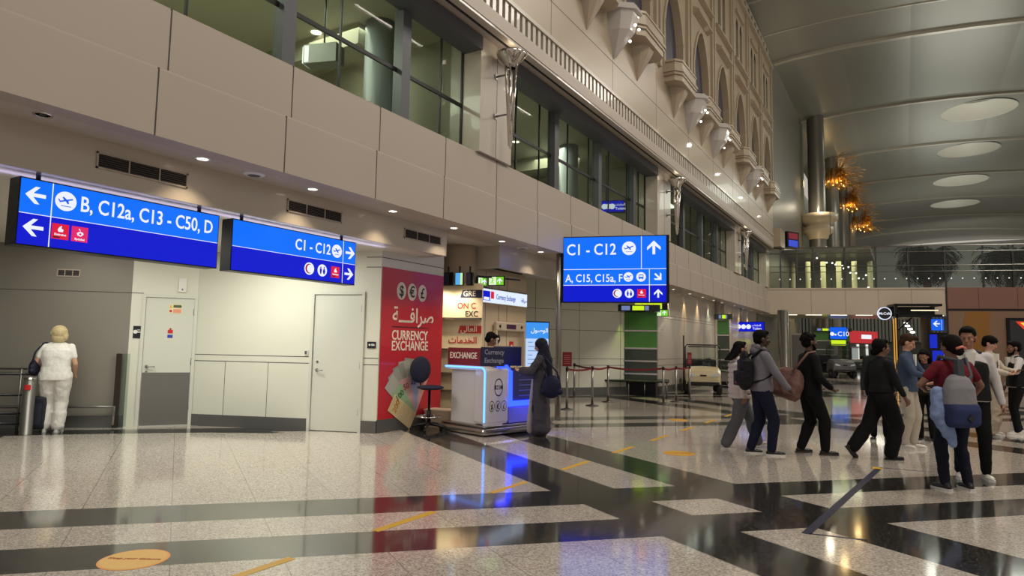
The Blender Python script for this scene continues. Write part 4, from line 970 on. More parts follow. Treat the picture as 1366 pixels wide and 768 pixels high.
# fans of banknotes printed on it
nb = MB(); cols = [(150, 152, 140), (168, 168, 154), (138, 140, 130), (206, 186, 140), (150, 180, 140), (200, 160, 156), (150, 162, 200), (210, 160, 150)]
def note(cx, cz, w, h, a, mi, y):
    c, s = math.cos(R(a)), math.sin(R(a)); nb.prism([(cx+x*c-z*s, cz+x*s+z*c) for x, z in ((0, 0), (w, 0), (w, h), (0, h))], y, y+.002, mi)
for k, a in enumerate((84, 98, 112, 126, 140)): note(.86, .52, .70, .30, a, k % 3, -.016-.001*k)
for k, a in enumerate((62, 84, 106, 128, 148)): note(.98, .26, .70, .32, a, 7-k, -.022-.001*k)
nbo = nb.build('banknotes', [mat('note%d' % i, c, .5, var=(14, .12)) for i, c in enumerate(cols)], pr)
for (t_, a, m_) in (('200', 148, (190, 140, 50)), ('100', 128, (60, 120, 70)), ('50', 106, (180, 80, 70)), ('20', 84, (60, 70, 150)), ('10', 62, (180, 80, 80))):
    o = text(t_, .15, 0, 0, 0, mat('note_num_%s' % t_, m_, .5), pr, 'banknote_number', 'CENTER'); c_, s_ = math.cos(R(a)), math.sin(R(a)); o.location = (.98+c_*.50-s_*.16, -.031, .26+s_*.50+c_*.16); o.rotation_euler = (0, -R(a-90), 0)
# round column above the display
cq = onp(612, 380, (-7.5, 10.95), SK)
struct(MB().cyl((cq.x, cq.y, 0), .37, 0, 3.5, 32).build('trim_19', mat('round_column', (196, 180, 160), .35, coat=.2)))
def npx(px, py, off=0.0): return onp(px, py, (-7.75, 10.98-off), SK)
# GREAT rates display board with shelves
pL = onp(575, 500, (-7.5, 10.5), SK); pRr = onp(641, 500, (-7.5, 10.5), SK); wD = (pRr-pL).xy.length
e = empty('rates_display', (pL.x, pL.y, 0), AS, 'lit cream display wall behind the kiosk with partly hidden GREAT rates lettering', 'display')
MB().box(0, wD, 0, .06, 0, 2.70).build('display_board', mat('display_cream', (232, 214, 178), .45), e)
def dz(px, py): p = onp(px, py, (-7.5, 10.5), SK); return ((p-pL).xy.length, p.z)
for py in (425, 466): z = dz(615, py)[1]; MB().box(.05, wD, -.12, 0, z-.018, z+.018).build('shelf', mat('shelf_mirror', (150, 140, 128), .15, .9), e)
for py in (498, 521): z = dz(615, py)[1]; MB().box(.05, wD, -.12, 0, z-.018, z+.018).build('shelf', mat('shelf_mirror', (150, 140, 128), .15, .9), e)
navy = mat('navy_board', (22, 24, 62), .4)
u, z = dz(614, 397); MB().prism([(u, z), (wD, z), (wD, z+.155), (u+.05, z+.155)], -.008, 0).build('navy_label', navy, e); text('GRE', .15, u+.06, -.012, z+.03, cream, e, sx=.95); 
u, z = dz(610, 411.5); text('ON C', .165, u, -.006, z, mat('letter_red', (190, 44, 40), .5), e, sx=.9, depth=.003)
u, z = dz(620.5, 422); text('EXC', .155, u, -.006, z, darkm, e, sx=.9, depth=.003)
u, z = dz(611, 444); MB().prism([(u, z), (wD, z), (wD, z+.145), (u+.04, z+.145)], -.008, 0).build('red_label', mat('letter_red', (190, 44, 40), .5), e); text('\uFEF2\uFEDF\uFE8E\uFECC\uFEDF\uFE8D', .15, u+.05, -.012, z+.03, cream, e, 'arabic_lettering')
u, z = dz(598, 457); text('\uFE95\uFE8E\uFEE3\uFEAA\uFEA8\uFEDF\uFE8D', .17, u, -.006, z, mat('letter_red', (190, 44, 40), .5), e, 'arabic_lettering', depth=.003)
for q in (.25, .62): spot('display_spot', tuple(pL+dS*q+Vector((math.sin(AS), -math.cos(AS), 0))*.34)[:2]+(2.62,), 26, (1, .88, .66), 110, .8, (R(28), 0, AS))
# row of small hanging screens above the display
sx_ = [(586, 592, (130, 30, 110)), (593, 606, (18, 16, 22)), (609, 620, (90, 180, 245)), (624, 633, (40, 36, 40))]
lbs = ['thin magenta-edged panel, leftmost in the small row above the display', 'dark panel in the small row above the rates display', 'pale blue and green lit panel above the rates display', 'narrow dark panel, rightmost of the small row above the display']
for (a, b, c), lb in zip(sx_, lbs):
    u0, z0 = dz(a, 381); u1, z1_ = dz(b, 364)
    q = empty('small_screen', tuple(pL+dS*((u0+u1)/2))[:2]+(z0,), AS, lb, 'screen', 'small screens above the rates display')
    MB().box(-(u1-u0)/2, (u1-u0)/2, -.10, -.04, 0, z1_-z0).build('screen_case', blackm, q)
    MB().box(-(u1-u0)/2+.01, (u1-u0)/2*.25, -.106, -.10, .01, z1_-z0-.01).build('screen_face', glow('scr%d%d' % (a, b), c, .9), q)
    if a == 609: MB().box((u1-u0)/2*.3, (u1-u0)/2-.01, -.106, -.10, .01, z1_-z0-.01).build('green_screen_strip', glow('scr_pale_green', (215, 245, 180), .9), q)
    MB().box(-.015, .015, -.08, -.05, z1_-z0, 2.98-z0+.05).build('hanger', steel_d, q)
# light box on the beige housing
lb = empty('light_box_sign', (XR+.03, 11.05, 2.37), R(90), 'white illuminated currency exchange light box with blue and red logo above the kiosk', 'sign')
Lw, Lh = 2.0, .30
MB().box(0, Lw, -.10, 0, 0, Lh).build('box_case', whitem, lb); MB().box(.01, Lw-.01, -.104, -.10, .01, Lh-.01).build('lit_face', glow('box_white', (228, 240, 255), 1.0), lb)
MB().box(.07, .42, -.108, -.104, .05, .25).build('blue_logo', SDB, lb); MB().box(.18, .38, -.110, -.108, .06, .12).build('logo_mark', SWH, lb); MB().box(.45, .57, -.108, -.104, .10, .25).build('red_logo', SRD, lb)
text('Currency Exchange', .155, .66, -.106, .10, glow('logo_text_blue', (70, 96, 190), 1), lb, sx=.66); text('\uFE94\uFED3\uFE8D\uFEAE\uFEBB', .13, 1.72, -.106, .10, glow('logo_text_blue', (70, 96, 190), 1), lb, 'arabic_lettering', sx=.8)
hb = empty('tall_post', (XR+.05, 11.04, 0), R(90), 'slim grey upright at the left end of the lit box sign', 'post'); MB().box(-.05, .03, -.12, 0, 0, 2.40).build('upright', mat('pale_grey_metal', (176, 174, 172), .35, .4), hb)
sl_ = MB().box(XR-.0, XR+.05, 11.05, 12.95, 3.12, 3.16).build('trim_20', black); struct(sl_)
struct(MB().box(XR-.3, XR, 11.02, 13.2, 3.0, 3.5).build('trim_20', beige))
# metal detector style handles / round badge, notices, access frame on the housing
hs = empty('queue_sensor_bar', (XR+.04, 12.0, 1.9), R(90), 'horizontal beige sensor bar with small dark display beside the light box', 'sensor bar')
MB().bbox(-.25, 1.0, -.10, -.02, -.10, .10, .03).build('bar_body', mat('sensor_beige', (196, 180, 160), .35), hs); MB().box(.15, .55, -.106, -.10, -.05, .05).build('bar_display', glow('bar_disp', (60, 30, 50), .8), hs)
for u in (-.12, .8): MB().tube([(u, -.10, 0), (u, -.112, 0)], .035, 14).build('bar_button', black, hs)
for u in (-.22, .97): MB().box(u-.03, u+.03, -.09, -.02, -1.8, -.08).build('bar_leg', mat('sensor_beige', (196, 180, 160), .35), hs)
rb = MB().tube([(0, 0, 0), (0, -.02, 0)], .10, 20).box(-.04, .04, -.026, -.02, -.015, .015, 1).build('round_badge', [black, whitem], None, (XR+.025, 11.95, 1.63), R(90)); tag(rb, 'round black badge with white mark on the beige housing', 'badge')
nt_ = MB().box(-.09, .09, -.01, 0, -.16, .16, 0).box(-.07, .07, -.012, -.01, .06, .14, 1).build('notice_sheet', [cream, SRD], None, (XR+.025, 11.65, 1.42), R(90)); tag(nt_, 'small paper notice with red heading on the beige housing', 'notice')
fe = MB().box(-.08, .08, -.01, 0, -.18, .18, 0).prism(circ(0, .06, .05, 14), -.012, -.01, 1).build('fire_notice', [mat('notice_red', (196, 30, 36), .5), whitem], None, (XR+.025, 12.55, 1.40), R(90)); tag(fe, 'upright red fire equipment notice on the beige housing', 'notice')
dp = MB().box(-.05, .05, -.012, 0, -.09, .09, 0).prism(circ(0, 0, .03, 12), -.014, -.012, 1).build('wall_plaque', [black, whitem], None, (XR+.025, 13.02, 1.36), R(90)); tag(dp, 'small upright dark plaque on the right edge of the beige housing', 'plaque')
# blue info screen behind
pa = onp(700.5, 500, (-8.2, 14.9), 40); pb = onp(731, 500, (-8.2, 14.9), 40); w_ = (pb-pa).xy.length; zt = onp(716, 430, (-8.2, 14.9), 40).z
e = empty('info_screen', (pa.x, pa.y, 0), R(40), 'tall lit blue and white screen standing behind the woman in the dark robe', 'screen')
MB().box(-.02, w_+.02, 0, .12, .02, zt+.03).build('screen_case', blackm, e)
MB().box(0, w_, -.006, 0, zt*.80, zt).build('blue_panel', glow('info_blue', (64, 150, 240), 1.0), e); MB().box(0, w_, -.006, 0, .3, zt*.80).build('white_panel', glow('info_pale', (188, 212, 248), 1.0), e)
text('\uFEDD\uFEEE\uFEBB\uFEEE\uFEDF\uFE8D', .15, w_*.22, -.010, zt*.88, SWH, e, 'arabic_lettering')
ln = MB(); 
for k in range(9): z = zt*.75-k*.11; ln.box(w_*.10, w_*(.30+.1*(k % 3)), -.009, -.006, z, z+.02).box(w_*.62, w_*.92, -.009, -.006, z, z+.02)
ln.build('text_lines', glow('info_text', (110, 140, 200), .9), e)

# ================================================================== KIOSK
KO = Vector((-5.87, 8.96, 0)); AK = R(-14)
k = empty('exchange_kiosk', (KO.x, KO.y, 0), AK, 'white currency exchange counter with glowing blue edge strips on a steel plinth', 'counter')
# local: -x to the left front corner, +y away along the right side
WK, DK = 1.20, 1.75
kw = mat('kiosk_white', (205, 200, 200), .22, coat=.4); led = glow('led_blue', (20, 40, 255), 9); ledc = glow('led_cyan', (90, 150, 255), 3.0)
navyk = mat('kiosk_navy', (20, 22, 70), .3, coat=.3)
MB().bbox(-WK, 0, 0, DK, .02, .13, .04).build('plinth', mat('plinth_steel', (150, 144, 138), .25, .9), k)
MB().bbox(-WK+.02, -.04, .05, DK, .13, .17, .03).build('plinth_top', mat('plinth_steel', (150, 144, 138), .25, .9), k)
# waterfall body: front panel turned over into the top, rounded corner
def uprofile(x0, x1, z1, t, r=.10, n=8):      # inverted L shell profile in XZ, rounded right corner
    out = [(x0, z1)]+[(x1-r+r*math.sin(R(90*i/n)), z1-r+r*math.cos(R(90*i/n))) for i in range(n+1)]+[(x1, .17), (x1-t, .17)]
    out += [(x1-t-(r-t)*0, z1-r)]+[(x1-r+(r-t)*math.cos(R(90*i/n)), z1-r+(r-t)*math.sin(R(90*i/n))) for i in range(n+1)]+[(x0, z1-t)]
    return out
xr_, xl_ = -.10, -1.10
MB().prism(uprofile(xl_-.06, xr_, 1.14, .07), .12, .50).build('counter_shell', kw, k)
MB().box(xl_+.02, xr_-.05, .20, .28, .17, 1.06).build('front_panel', kw, k)
# led strip following the shell on the front-left face
pts = [(xl_-.05, .105, 1.115)]+[(xr_-.115+.09*math.sin(R(90*i/8)), .105, 1.115-.09+.09*math.cos(R(90*i/8))) for i in range(9)]+[(xr_-.025, .105, .22)]
MB().tube(pts, .014, 8).build('led_strip', ledc, k)
# right side white panel and navy continuation with broad blue band
MB().bbox(-.44, xr_+.004, .14, .66, .17, 1.12, .05).build('side_panel', kw, k)
MB().bbox(-.50, -.16, .66, 1.6, .17, 1.10, .05).build('navy_counter', navyk, k)
bl = MB()
def ybar(y0, z0, y1, z1, w):
    d = math.hypot(y1-y0, z1-z0); ny, nz = -(z1-z0)/d*w/2, (y1-y0)/d*w/2; x0, x1 = xr_-.06, xr_-.01
    v = [(x, y, z) for x in (x0, x1) for (y, z) in ((y0+ny, z0+nz), (y0-ny, z0-nz), (y1-ny, z1-nz), (y1+ny, z1+nz))]
    bl.add(v, [(0,1,2,3),(7,6,5,4),(0,4,5,1),(1,5,6,2),(2,6,7,3),(3,7,4,0)])
ybar(.42, 1.135, .60, 1.125, .05); ybar(.59, 1.14, .70, 1.03, .07); ybar(.69, 1.06, .70, .52, .10); ybar(.66, .50, 1.58, .50, .09)
bl.build('blue_light_band', led, k)
MB().box(-.2, xr_-.02, .67, 1.58, .18, .46).build('lower_blue_panel', mat('blue_lit_panel', (120, 120, 220), .3), k)
# logos on the white side: ring badge and three coin rings (face +x)
lg = MB(); xq = xr_+.006
def ringyz(cy, cz, r, w, rz=None, n=28):
    vs = []; rz = rz or r
    for q in range(n):
        a = 2*PI*q/n
        for (rr, xx) in ((1, xq), (1-w, xq)): vs.append((xx, cy+r*rr*math.cos(a), cz+rz*rr*math.sin(a)))
    lg.add(vs, [(2*q, 2*((q+1) % n), 2*((q+1) % n)+1, 2*q+1) for q in range(n)])
ringyz(.40, .79, .10, .14, .15); lg.box(xq-.001, xq, .31, .49, .755, .825)
for q in range(3): ringyz(.25+.14*q, .48, .062, .14, .09)
lg.build('logo_print', darkm, k)
for q, ch in enumerate('$€£'):
    o = text(ch, .12, 0, 0, 0, darkm, k, 'currency_symbol', 'CENTER', sx=.7); o.rotation_euler = (0, 0, R(90)); o.location = (xq+.002, .25+.14*q, .435)
o = text('NEC', .08, 0, 0, 0, kw, k, 'logo_letters', 'CENTER', sx=.8); o.rotation_euler = (0, 0, R(90)); o.location = (xq+.002, .40, .762)
tl = MB()
for q in range(5): tl.box(-.158, -.154, .95, 1.4, .62+.09*q, .635+.09*q)
tl.build('navy_text_lines', mat('navy_text', (90, 94, 150), .5), k)
point('kiosk_led_glow', (.22, 1.0, .5), 3.2, (.05, .08, 1), .1).parent = k
point('kiosk_led_glow', (-.6, -.12, 1.02), .35, (.2, .35, 1), .05).parent = k
# boards on the counter
b1 = empty('red_exchange_board', tuple(k.matrix_world @ Vector((0,0,0)))[:0] or (0,0,0), 0)
def kp(x, y, z=0): c, s = math.cos(AK), math.sin(AK); return (KO.x+x*c-y*s, KO.y+x*s+y*c, z)
b1.location = kp(-1.13, .14, 1.14); b1.rotation_euler = (0, 0, AK); tag(b1, 'dark red board reading EXCHANGE standing on the left of the counter', 'sign')
MB().box(0, .85, 0, .05, 0, .30).build('board_panel', mat('board_red', (120, 30, 44), .35), b1); text('EXCHANGE', .15, .05, -.003, .12, cream, b1, sx=.9, depth=.002)
b2 = empty('navy_exchange_board', kp(-.27, .14, 1.14), AK+R(52), 'navy board reading Currency Exchange standing beside the red board', 'sign')
MB().box(0, .40, 0, .05, 0, .32).build('board_panel', navy, b2); gt = mat('board_grey_text', (150, 150, 170), .5)
text('Currency', .115, .06, -.003, .20, gt, b2, sx=.75); text('Exchange', .115, .06, -.003, .06, gt, b2, sx=.75)
mo = empty('monitor', kp(-.30, .80, 1.10), AK+R(60), 'dark blue back of a computer monitor standing on the kiosk counter', 'monitor')
MB().bbox(-.25, .25, -.02, .03, .04, .38, .015).build('monitor_back', mat('monitor_blue', (18, 22, 70), .35), mo); MB().box(-.05, .05, .0, .04, 0, .1).build('monitor_stand', black, mo)
pp = empty('counter_papers', kp(-.35, 1.25, 1.102), AK, 'pale papers lying on the counter by the woman in the robe', 'papers'); MB().box(-.15, .15, -.1, .1, 0, .012).box(-.1, .12, -.06, .14, .012, .02).build('paper_sheets', cream, pp)
# drafting stool
sp = onz(569, 573); e = empty('drafting_stool', (sp.x+.08, sp.y-.05, 0), R(20), 'tall black office stool with foot ring standing in front of the red poster', 'stool')
bs = MB()
for q in range(5):
    a = 2*PI*q/5+.3; x, y = .30*math.cos(a), .30*math.sin(a); bs.tube([(0, 0, .12), (x*.6, y*.6, .10), (x, y, .07)], [.03, .024, .018], 8)
bs.build('star_base', black, e)
for q in range(5):
    a = 2*PI*q/5+.3; x, y = .30*math.cos(a), .30*math.sin(a); MB().tube([(x-.015*math.sin(a), y+.015*math.cos(a), .03), (x+.015*math.sin(a), y-.015*math.cos(a), .03)], .03, 12).build('castor', black, e)
MB().tube([(0, 0, .1), (0, 0, .35), (0, 0, .35), (0, 0, .70)], [.035, .035, .022, .022], 12).build('gas_column', blackm, e)
fr = MB(); N = 24
ringp = [(.22*math.cos(2*PI*q/N), .22*math.sin(2*PI*q/N), .24) for q in range(N+1)]; fr.tube(ringp, .012, 8)
for q in range(3): a = 2*PI*q/3; fr.tube([(0, 0, .24), (.22*math.cos(a), .22*math.sin(a), .24)], .009, 6)
fr.build('foot_ring', chrome, e)
Blob().ell((.02, 0, .74), (.25, .23, .045)).build('seat', mat('stool_fabric', (26, 28, 48), .8), e, .012)
Blob().ell((-.24, .0, 1.04), (.06, .25, .24)).build('backrest', mat('stool_fabric', (26, 28, 48), .8), e, .012)
MB().tube([(0, 0, .70), (-.2, 0, .70), (-.25, 0, .82), (-.24, 0, 1.0)], .014, 8).build('back_bar', black, e)
e.rotation_euler = (0, 0, R(-8))
bn = onz(586, 570); o = empty('storage_bin', (bn.x, bn.y+.12, 0), R(10), 'cream box on the floor between the stool and the kiosk', 'box')
MB().add([(-.26, -.16, 0), (.26, -.16, 0), (.26, .16, 0), (-.26, .16, 0), (-.3, -.19, .30), (.3, -.19, .30), (.3, .19, .30), (-.3, .19, .30)], [(0,3,2,1),(4,5,6,7),(0,1,5,4),(1,2,6,5),(2,3,7,6),(3,0,4,7)]).build('bin_body', mat('bin_cream', (190, 168, 140), .5), o); MB().box(-.31, .31, -.2, .2, .30, .32).build('bin_rim', mat('bin_cream2', (216, 196, 168), .5), o)

# ================================================================== BARRIERS
def stanchion(x, y, label, h=1.0):
    e = empty('barrier_post', (x, y, 0), 0, label, 'barrier post', 'belt barrier posts')
    MB().lathe([(0, 0), (.17, 0), (.17, .012), (.06, .035), (.03, .05), (0, .05)], (0,0,0), 24).build('base', mat('post_base', (90, 88, 86), .35, .7), e)
    MB().tube([(0, 0, .03), (0, 0, h-.08)], .03, 14).build('pole', steel, e); MB().tube([(0, 0, h-.09), (0, 0, h)], .036, 14).build('belt_head', black, e)
    return e
sp_ = [(756, 546, 'first belt barrier post from the left, holding the red notice'), (766, 530, 'thin distant belt barrier post just right of the red notice'), (790, 541, 'belt barrier post before the pale wall, third from the left'), (811, 536, 'belt barrier post at the left edge of the green pillar'), (885, 539, 'belt barrier post right of the green pillar'), (902, 536, 'belt barrier post between the green pillar and the cart'), (920, 533, 'belt barrier post in front of the cart, with a red notice')]
P_ = []
for px, py, lb_ in sp_:
    q = onz(px, py); P_.append(q); stanchion(q.x, q.y, lb_)
redb = mat('belt_red', (120, 20, 34), .6)
def belt(a, b, label, sag=.04):
    mb = MB(); n = 10; d = (b-a); L = d.xy.length; nx = Vector((-d.y, d.x, 0)).normalized()*.002
    for i in range(n):
        t0, t1 = i/n, (i+1)/n; p0 = a.lerp(b, t0); p1 = a.lerp(b, t1); z0 = .95-sag*4*t0*(1-t0); z1 = .95-sag*4*t1*(1-t1)
        v = [(*(p0+nx).xy, z0-.025), (*(p1+nx).xy, z1-.025), (*(p1+nx).xy, z1+.025), (*(p0+nx).xy, z0+.025), (*(p0-nx).xy, z0-.025), (*(p1-nx).xy, z1-.025), (*(p1-nx).xy, z1+.025), (*(p0-nx).xy, z0+.025)]
        mb.add(v, [(0,1,2,3),(7,6,5,4),(3,2,6,7),(0,4,5,1)])
    o = mb.build('barrier_belt', redb); tag(o, label, 'belt', 'dark red barrier belts')
belt(P_[0], P_[2], 'dark red belt from the notice post to the third post'); belt(P_[1], P_[2], 'dark red belt running back to the thin distant post', .02); belt(P_[2], P_[3], 'short dark red belt left of the green pillar'); belt(P_[3], P_[4], 'long dark red belt crossing in front of the green pillar', .06); belt(P_[4], P_[5], 'short dark red belt right of the green pillar'); belt(P_[5], P_[6], 'dark red belt ending at the post before the cart')
def placard(q, w, h, z, label):
    e = empty('barrier_notice', (q.x, q.y, z), AS, label, 'notice', 'red notices on barrier posts'); MB().box(-w/2, w/2, -.02, .0, 0, h).build('notice_board', mat('placard_red', (128, 26, 40), .4), e)
    m = MB()
    for i in range(5): m.box(-w*.35, w*.35, -.023, -.02, h*(.18+.14*i), h*(.22+.14*i))
    m.build('notice_lines', mat('placard_pale', (190, 120, 120), .5), e); MB().tube([(0, -.01, -.02), (0, -.01, .02)], .015, 8).build('clip', black, e)
placard(P_[0], .22, .34, 1.02, 'dark red notice clipped on the leftmost barrier post'); placard(P_[6], .12, .36, 1.02, 'narrow red notice on the post in front of the cart')
# rolled sign leaning pole near wall (dark pole)
q = onz(899, 520); e = empty('folded_barrier_pole', (q.x+.45, q.y-.3, 0), 0, 'slim dark pole standing against the beige wall beside the barrier', 'pole'); MB().tube([(0,0,0),(0,0,1.95)], .03, 8).build('pole_shaft', mat('pole_dark', (60, 30, 36), .5), e); MB().tube([(0,0,.0),(0,0,.03)], .12, 14).build('pole_foot', black, e)

# ================================================================== GREEN PILLARS
gdark = mat('pillar_green', (66, 124, 42), .35, coat=.3); gblk = mat('pillar_black', (52, 62, 48), .3, coat=.3); glit = mat('pillar_bright', (110, 180, 30), .4)
def green_pillar(c, ang, w, H, label, small=False):
    e = empty('display_pillar', (c[0], c[1], 0), ang, label, 'display pillar', 'green display pillars'); d = w*.45
    zs = [(.50, .74, gblk), (.78, 1.20, gblk), (1.24, 1.66, gblk), (1.70, 2.30, gdark), (2.34, 3.0, gdark)]
    sc = H/3.3
    if small: zs[3] = (1.70, 2.30, gblk)
    for z0, z1, m in zs: MB().box(-w/2, w/2, -d/2, d/2, z0*sc, z1*sc).build('display_panel', m, e)
    for z in (.76, 1.22, 1.68, 2.32): MB().box(-w/2-.02, w/2+.02, -d/2-.02, d/2+.02, (z-.03)*sc, (z+.03)*sc).build('steel_band', mat('band_steel', (190, 186, 176), .2, .9), e)
    MB().box(-w/2+.05, w/2-.05, -d/2+.05, d/2-.05, 0, .5*sc).build('pillar_core', blackm, e)
    for x in (-w*.33, w*.08, w*.42):
        l = spot('pillar_spot', (x, -d/2-.12, 3.0*sc), 48 if not small else 14, (.70, 1, .10), 48, .5, (R(-14), 0, 0), .02); l.parent = e
    MB().box(-w/2-.12, w/2+.1, -d/2-.16, d/2+.1, 3.02*sc, 3.26*sc).build('screen_ring', mat('ring_dark', (60, 64, 60), .3, .6), e)
    MB().box(-w*.12, w*.18, -d/2-.17, -d/2-.16, 3.06*sc, 3.22*sc).build('yellow_screen', SYE, e); MB().box(-w*.4, -w*.18, -d/2-.17, -d/2-.16, 3.06*sc, 3.22*sc).box(w*.2, w*.3, -d/2-.17, -d/2-.16, 3.06*sc, 3.22*sc).build('pale_screen', glow('pale_blue_screen', (120, 140, 190), .8), e)
    if not small:
        MB().bbox(-w/2-.38, w/2+.38, -d/2-.5, d/2+.3, .42, .48, .03).build('bench_top', black, e)
        lg = MB()
        for x in (-w/2-.3, -w*.2, w*.2, w/2+.3): lg.tube([(x, -d/2-.42, 0), (x, -d/2-.42, .42)], .02, 8)
        lg.build('bench_leg', steel, e)
    return e
a_ = onp(822, 500, (-7.6, 20.0), SK); b_ = onp(874, 500, (-7.6, 20.0), SK); c_ = (a_+b_)/2; zt_ = onp(850, 418, (-7.6, 20.0), SK).z
green_pillar((c_.x, c_.y+.2), AS, (b_-a_).xy.length, zt_+.30, 'wide green and black display pillar with glowing green top and bench')
for (px, Y, w, lb_) in ((965, 26.5, .45, 'narrow green display pillar beside the toilets sign'),):
    d = ray(px, 470); t = Y/d.y; green_pillar((d.x*t, Y), AS, w, 2.9, lb_, True)
for (px, Y, w, lb_) in ((1099, 50, 1.2, 'far green display pillar left of the C10 sign'), (1126, 51, .7, 'far narrow green display pillar below the C10 sign')):
    d = ray(px, 470); t = Y/d.y; green_pillar((d.x*t, Y), AS, w, 3.1, lb_, True)
    
# ================================================================== CARTS
def cart(p, ang, label, s=1.0, dark=False):
    e = empty('electric_cart', (p[0], p[1], 0), ang, label, 'cart', 'electric passenger carts'); body = mat('cart_cream', (202, 186, 148), .3, coat=.5) if not dark else mat('cart_grey', (90, 90, 92), .3)
    # local: faces -y, width along x
    b = MB(); secs = [(-.62, .46, .38, .62), (-.58, .54, .34, .78), (-.35, .56, .32, .88), (-.05, .57, .30, .92), (.05, .57, .30, .60)]
    vs = []; 
    for (y, hw, z0, z1) in secs:
        vs += [(-hw, y, z0), (-hw, y, z1-.12), (-hw*.85, y, z1-.02), (0, y, z1), (hw*.85, y, z1-.02), (hw, y, z1-.12), (hw, y, z0)]
    fs = []
    for i in range(len(secs)-1):
        for j in range(6): fs.append((i*7+j, i*7+j+1, (i+1)*7+j+1, (i+1)*7+j))
        fs.append((i*7+6, i*7, (i+1)*7, (i+1)*7+6))
    fs.append(tuple(range(6, -1, -1))); fs.append(tuple(range(28, 35))); b.add(vs, fs, 0, False); b.build('front_cowl', body, e)
    for s_ in (-1, 1):
        MB().prism([(s_*.24, .58), (s_*.48, .62), (s_*.46, .70), (s_*.28, .66)], -.635, -.60).build('headlight', mat('lamp_glass', (200, 205, 210), .1), e)
    MB().box(-.10, .10, -.63, -.60, .60, .65).build('front_badge', black, e); MB().box(-.5, .5, -.66, -.56, .34, .42).build('bumper', black, e)
    for (x, y) in ((-.5, -.35), (.5, -.35), (-.5, 1.35), (.5, 1.35)):
        w = MB(); w.lathe([(.10, -.09), (.20, -.09), (.23, -.06), (.23, .06), (.20, .09), (.10, .09)], (0,0,0), 20, 0).lathe([(0, -.06), (.10, -.06), (.12, -.08)], (0,0,0), 16, 1).lathe([(0, .06), (.10, .06), (.12, .08)], (0,0,0), 16, 1)
        o = w.build('wheel', [mat('tyre', (20, 20, 22), .8), steel], e, (x, y, .23)); o.rotation_euler = (0, R(90), 0)
    MB().box(-.55, .55, 0, 2.0, .26, .36).build('floor_pan', black, e)
    for y in (.5, 1.3): MB().bbox(-.5, .5, y, y+.45, .60, .74, .04).bbox(-.5, .5, y+.42, y+.54, .72, 1.12, .04).box(-.5, .5, y+.05, y+.4, .36, .60).build('bench_seat', black, e)
    MB().tube([(0.2, -.02, .8), (.2, .18, 1.02)], .018, 8).build('steering_column', black, e)
    st_ = MB(); st_.tube([(.2+.15*math.cos(2*PI*q/16), .2+.06*math.sin(2*PI*q/16), 1.04+.12*math.sin(2*PI*q/16)) for q in range(17)], .013, 6); st_.build('steering_wheel', black, e)
    MB().tube([(-.55, .0, .55), (-.56, .0, 1.55), (-.50, 0, 1.62), (.50, 0, 1.62), (.56, 0, 1.55), (.55, 0, .55)], .022, 8).build('front_frame', steel_d, e)
    MB().tube([(-.46, 0, 1.56), (.46, 0, 1.56)], .02, 8).build('screen_bar', black, e)
    MB().box(-.53, .53, -.004, .004, .95, 1.54).build('windscreen', GLC, e)
    for q in kids(e): pass
    e.scale = (s, s, s); return e
q = onz(932, 526); cart((q.x, q.y+.5), AS, 'cream electric passenger cart with round-cornered windscreen frame, parked by the far wall')
q = onz(1119, 504); cart((q.x, q.y), AS+R(15), 'distant dark electric cart parked below the C10 sign', 1.15, True)
q = onz(1146, 502); cart((q.x, q.y+2), AS-R(40), 'distant dark electric cart parked before the red shop', 1.1, True)
# stacked luggage trolleys behind the cart
tr = empty('luggage_trolley', (0,0,0), 0, '', 'trolley', 'luggage trolleys parked in a row')
MB().tube([(-.28, .3, .95), (-.28, .25, .2), (-.28, -.5, .14)], .016, 8).tube([(.28, .3, .95), (.28, .25, .2), (.28, -.5, .14)], .016, 8).tube([(-.28, -.5, .14), (.28, -.5, .14)], .016, 8).build('trolley_frame', steel, tr)
MB().bbox(-.26, .26, .22, .30, .25, .62, .02).build('ad_panel', mat('trolley_panel', (120, 118, 108), .5), tr); MB().tube([(-.32, .3, .98), (.32, .3, .98)], .024, 8).build('handle', black, tr); MB().bbox(-.22, .22, -.0, .26, .72, .86, .02).build('hand_basket', black, tr)
for (x, y) in ((-.26, .3), (.26, .3), (0, -.48)):
    o = MB().cyl((0,0,0), .06, -.02, .02, 14).build('castor', black, tr, (x, y, .06)); o.rotation_euler = (0, R(90), 0)
tp = [onz(968+8.5*i, 518-.6*i) for i in range(5)]
repeat(tr, [((p.x+.1, p.y, 0), AS) for p in tp], lambda i: 'luggage trolley with grey panel behind the cart, %s in its row from the cart' % ['first', 'second', 'third', 'fourth', 'fifth', 'sixth', 'seventh'][i])
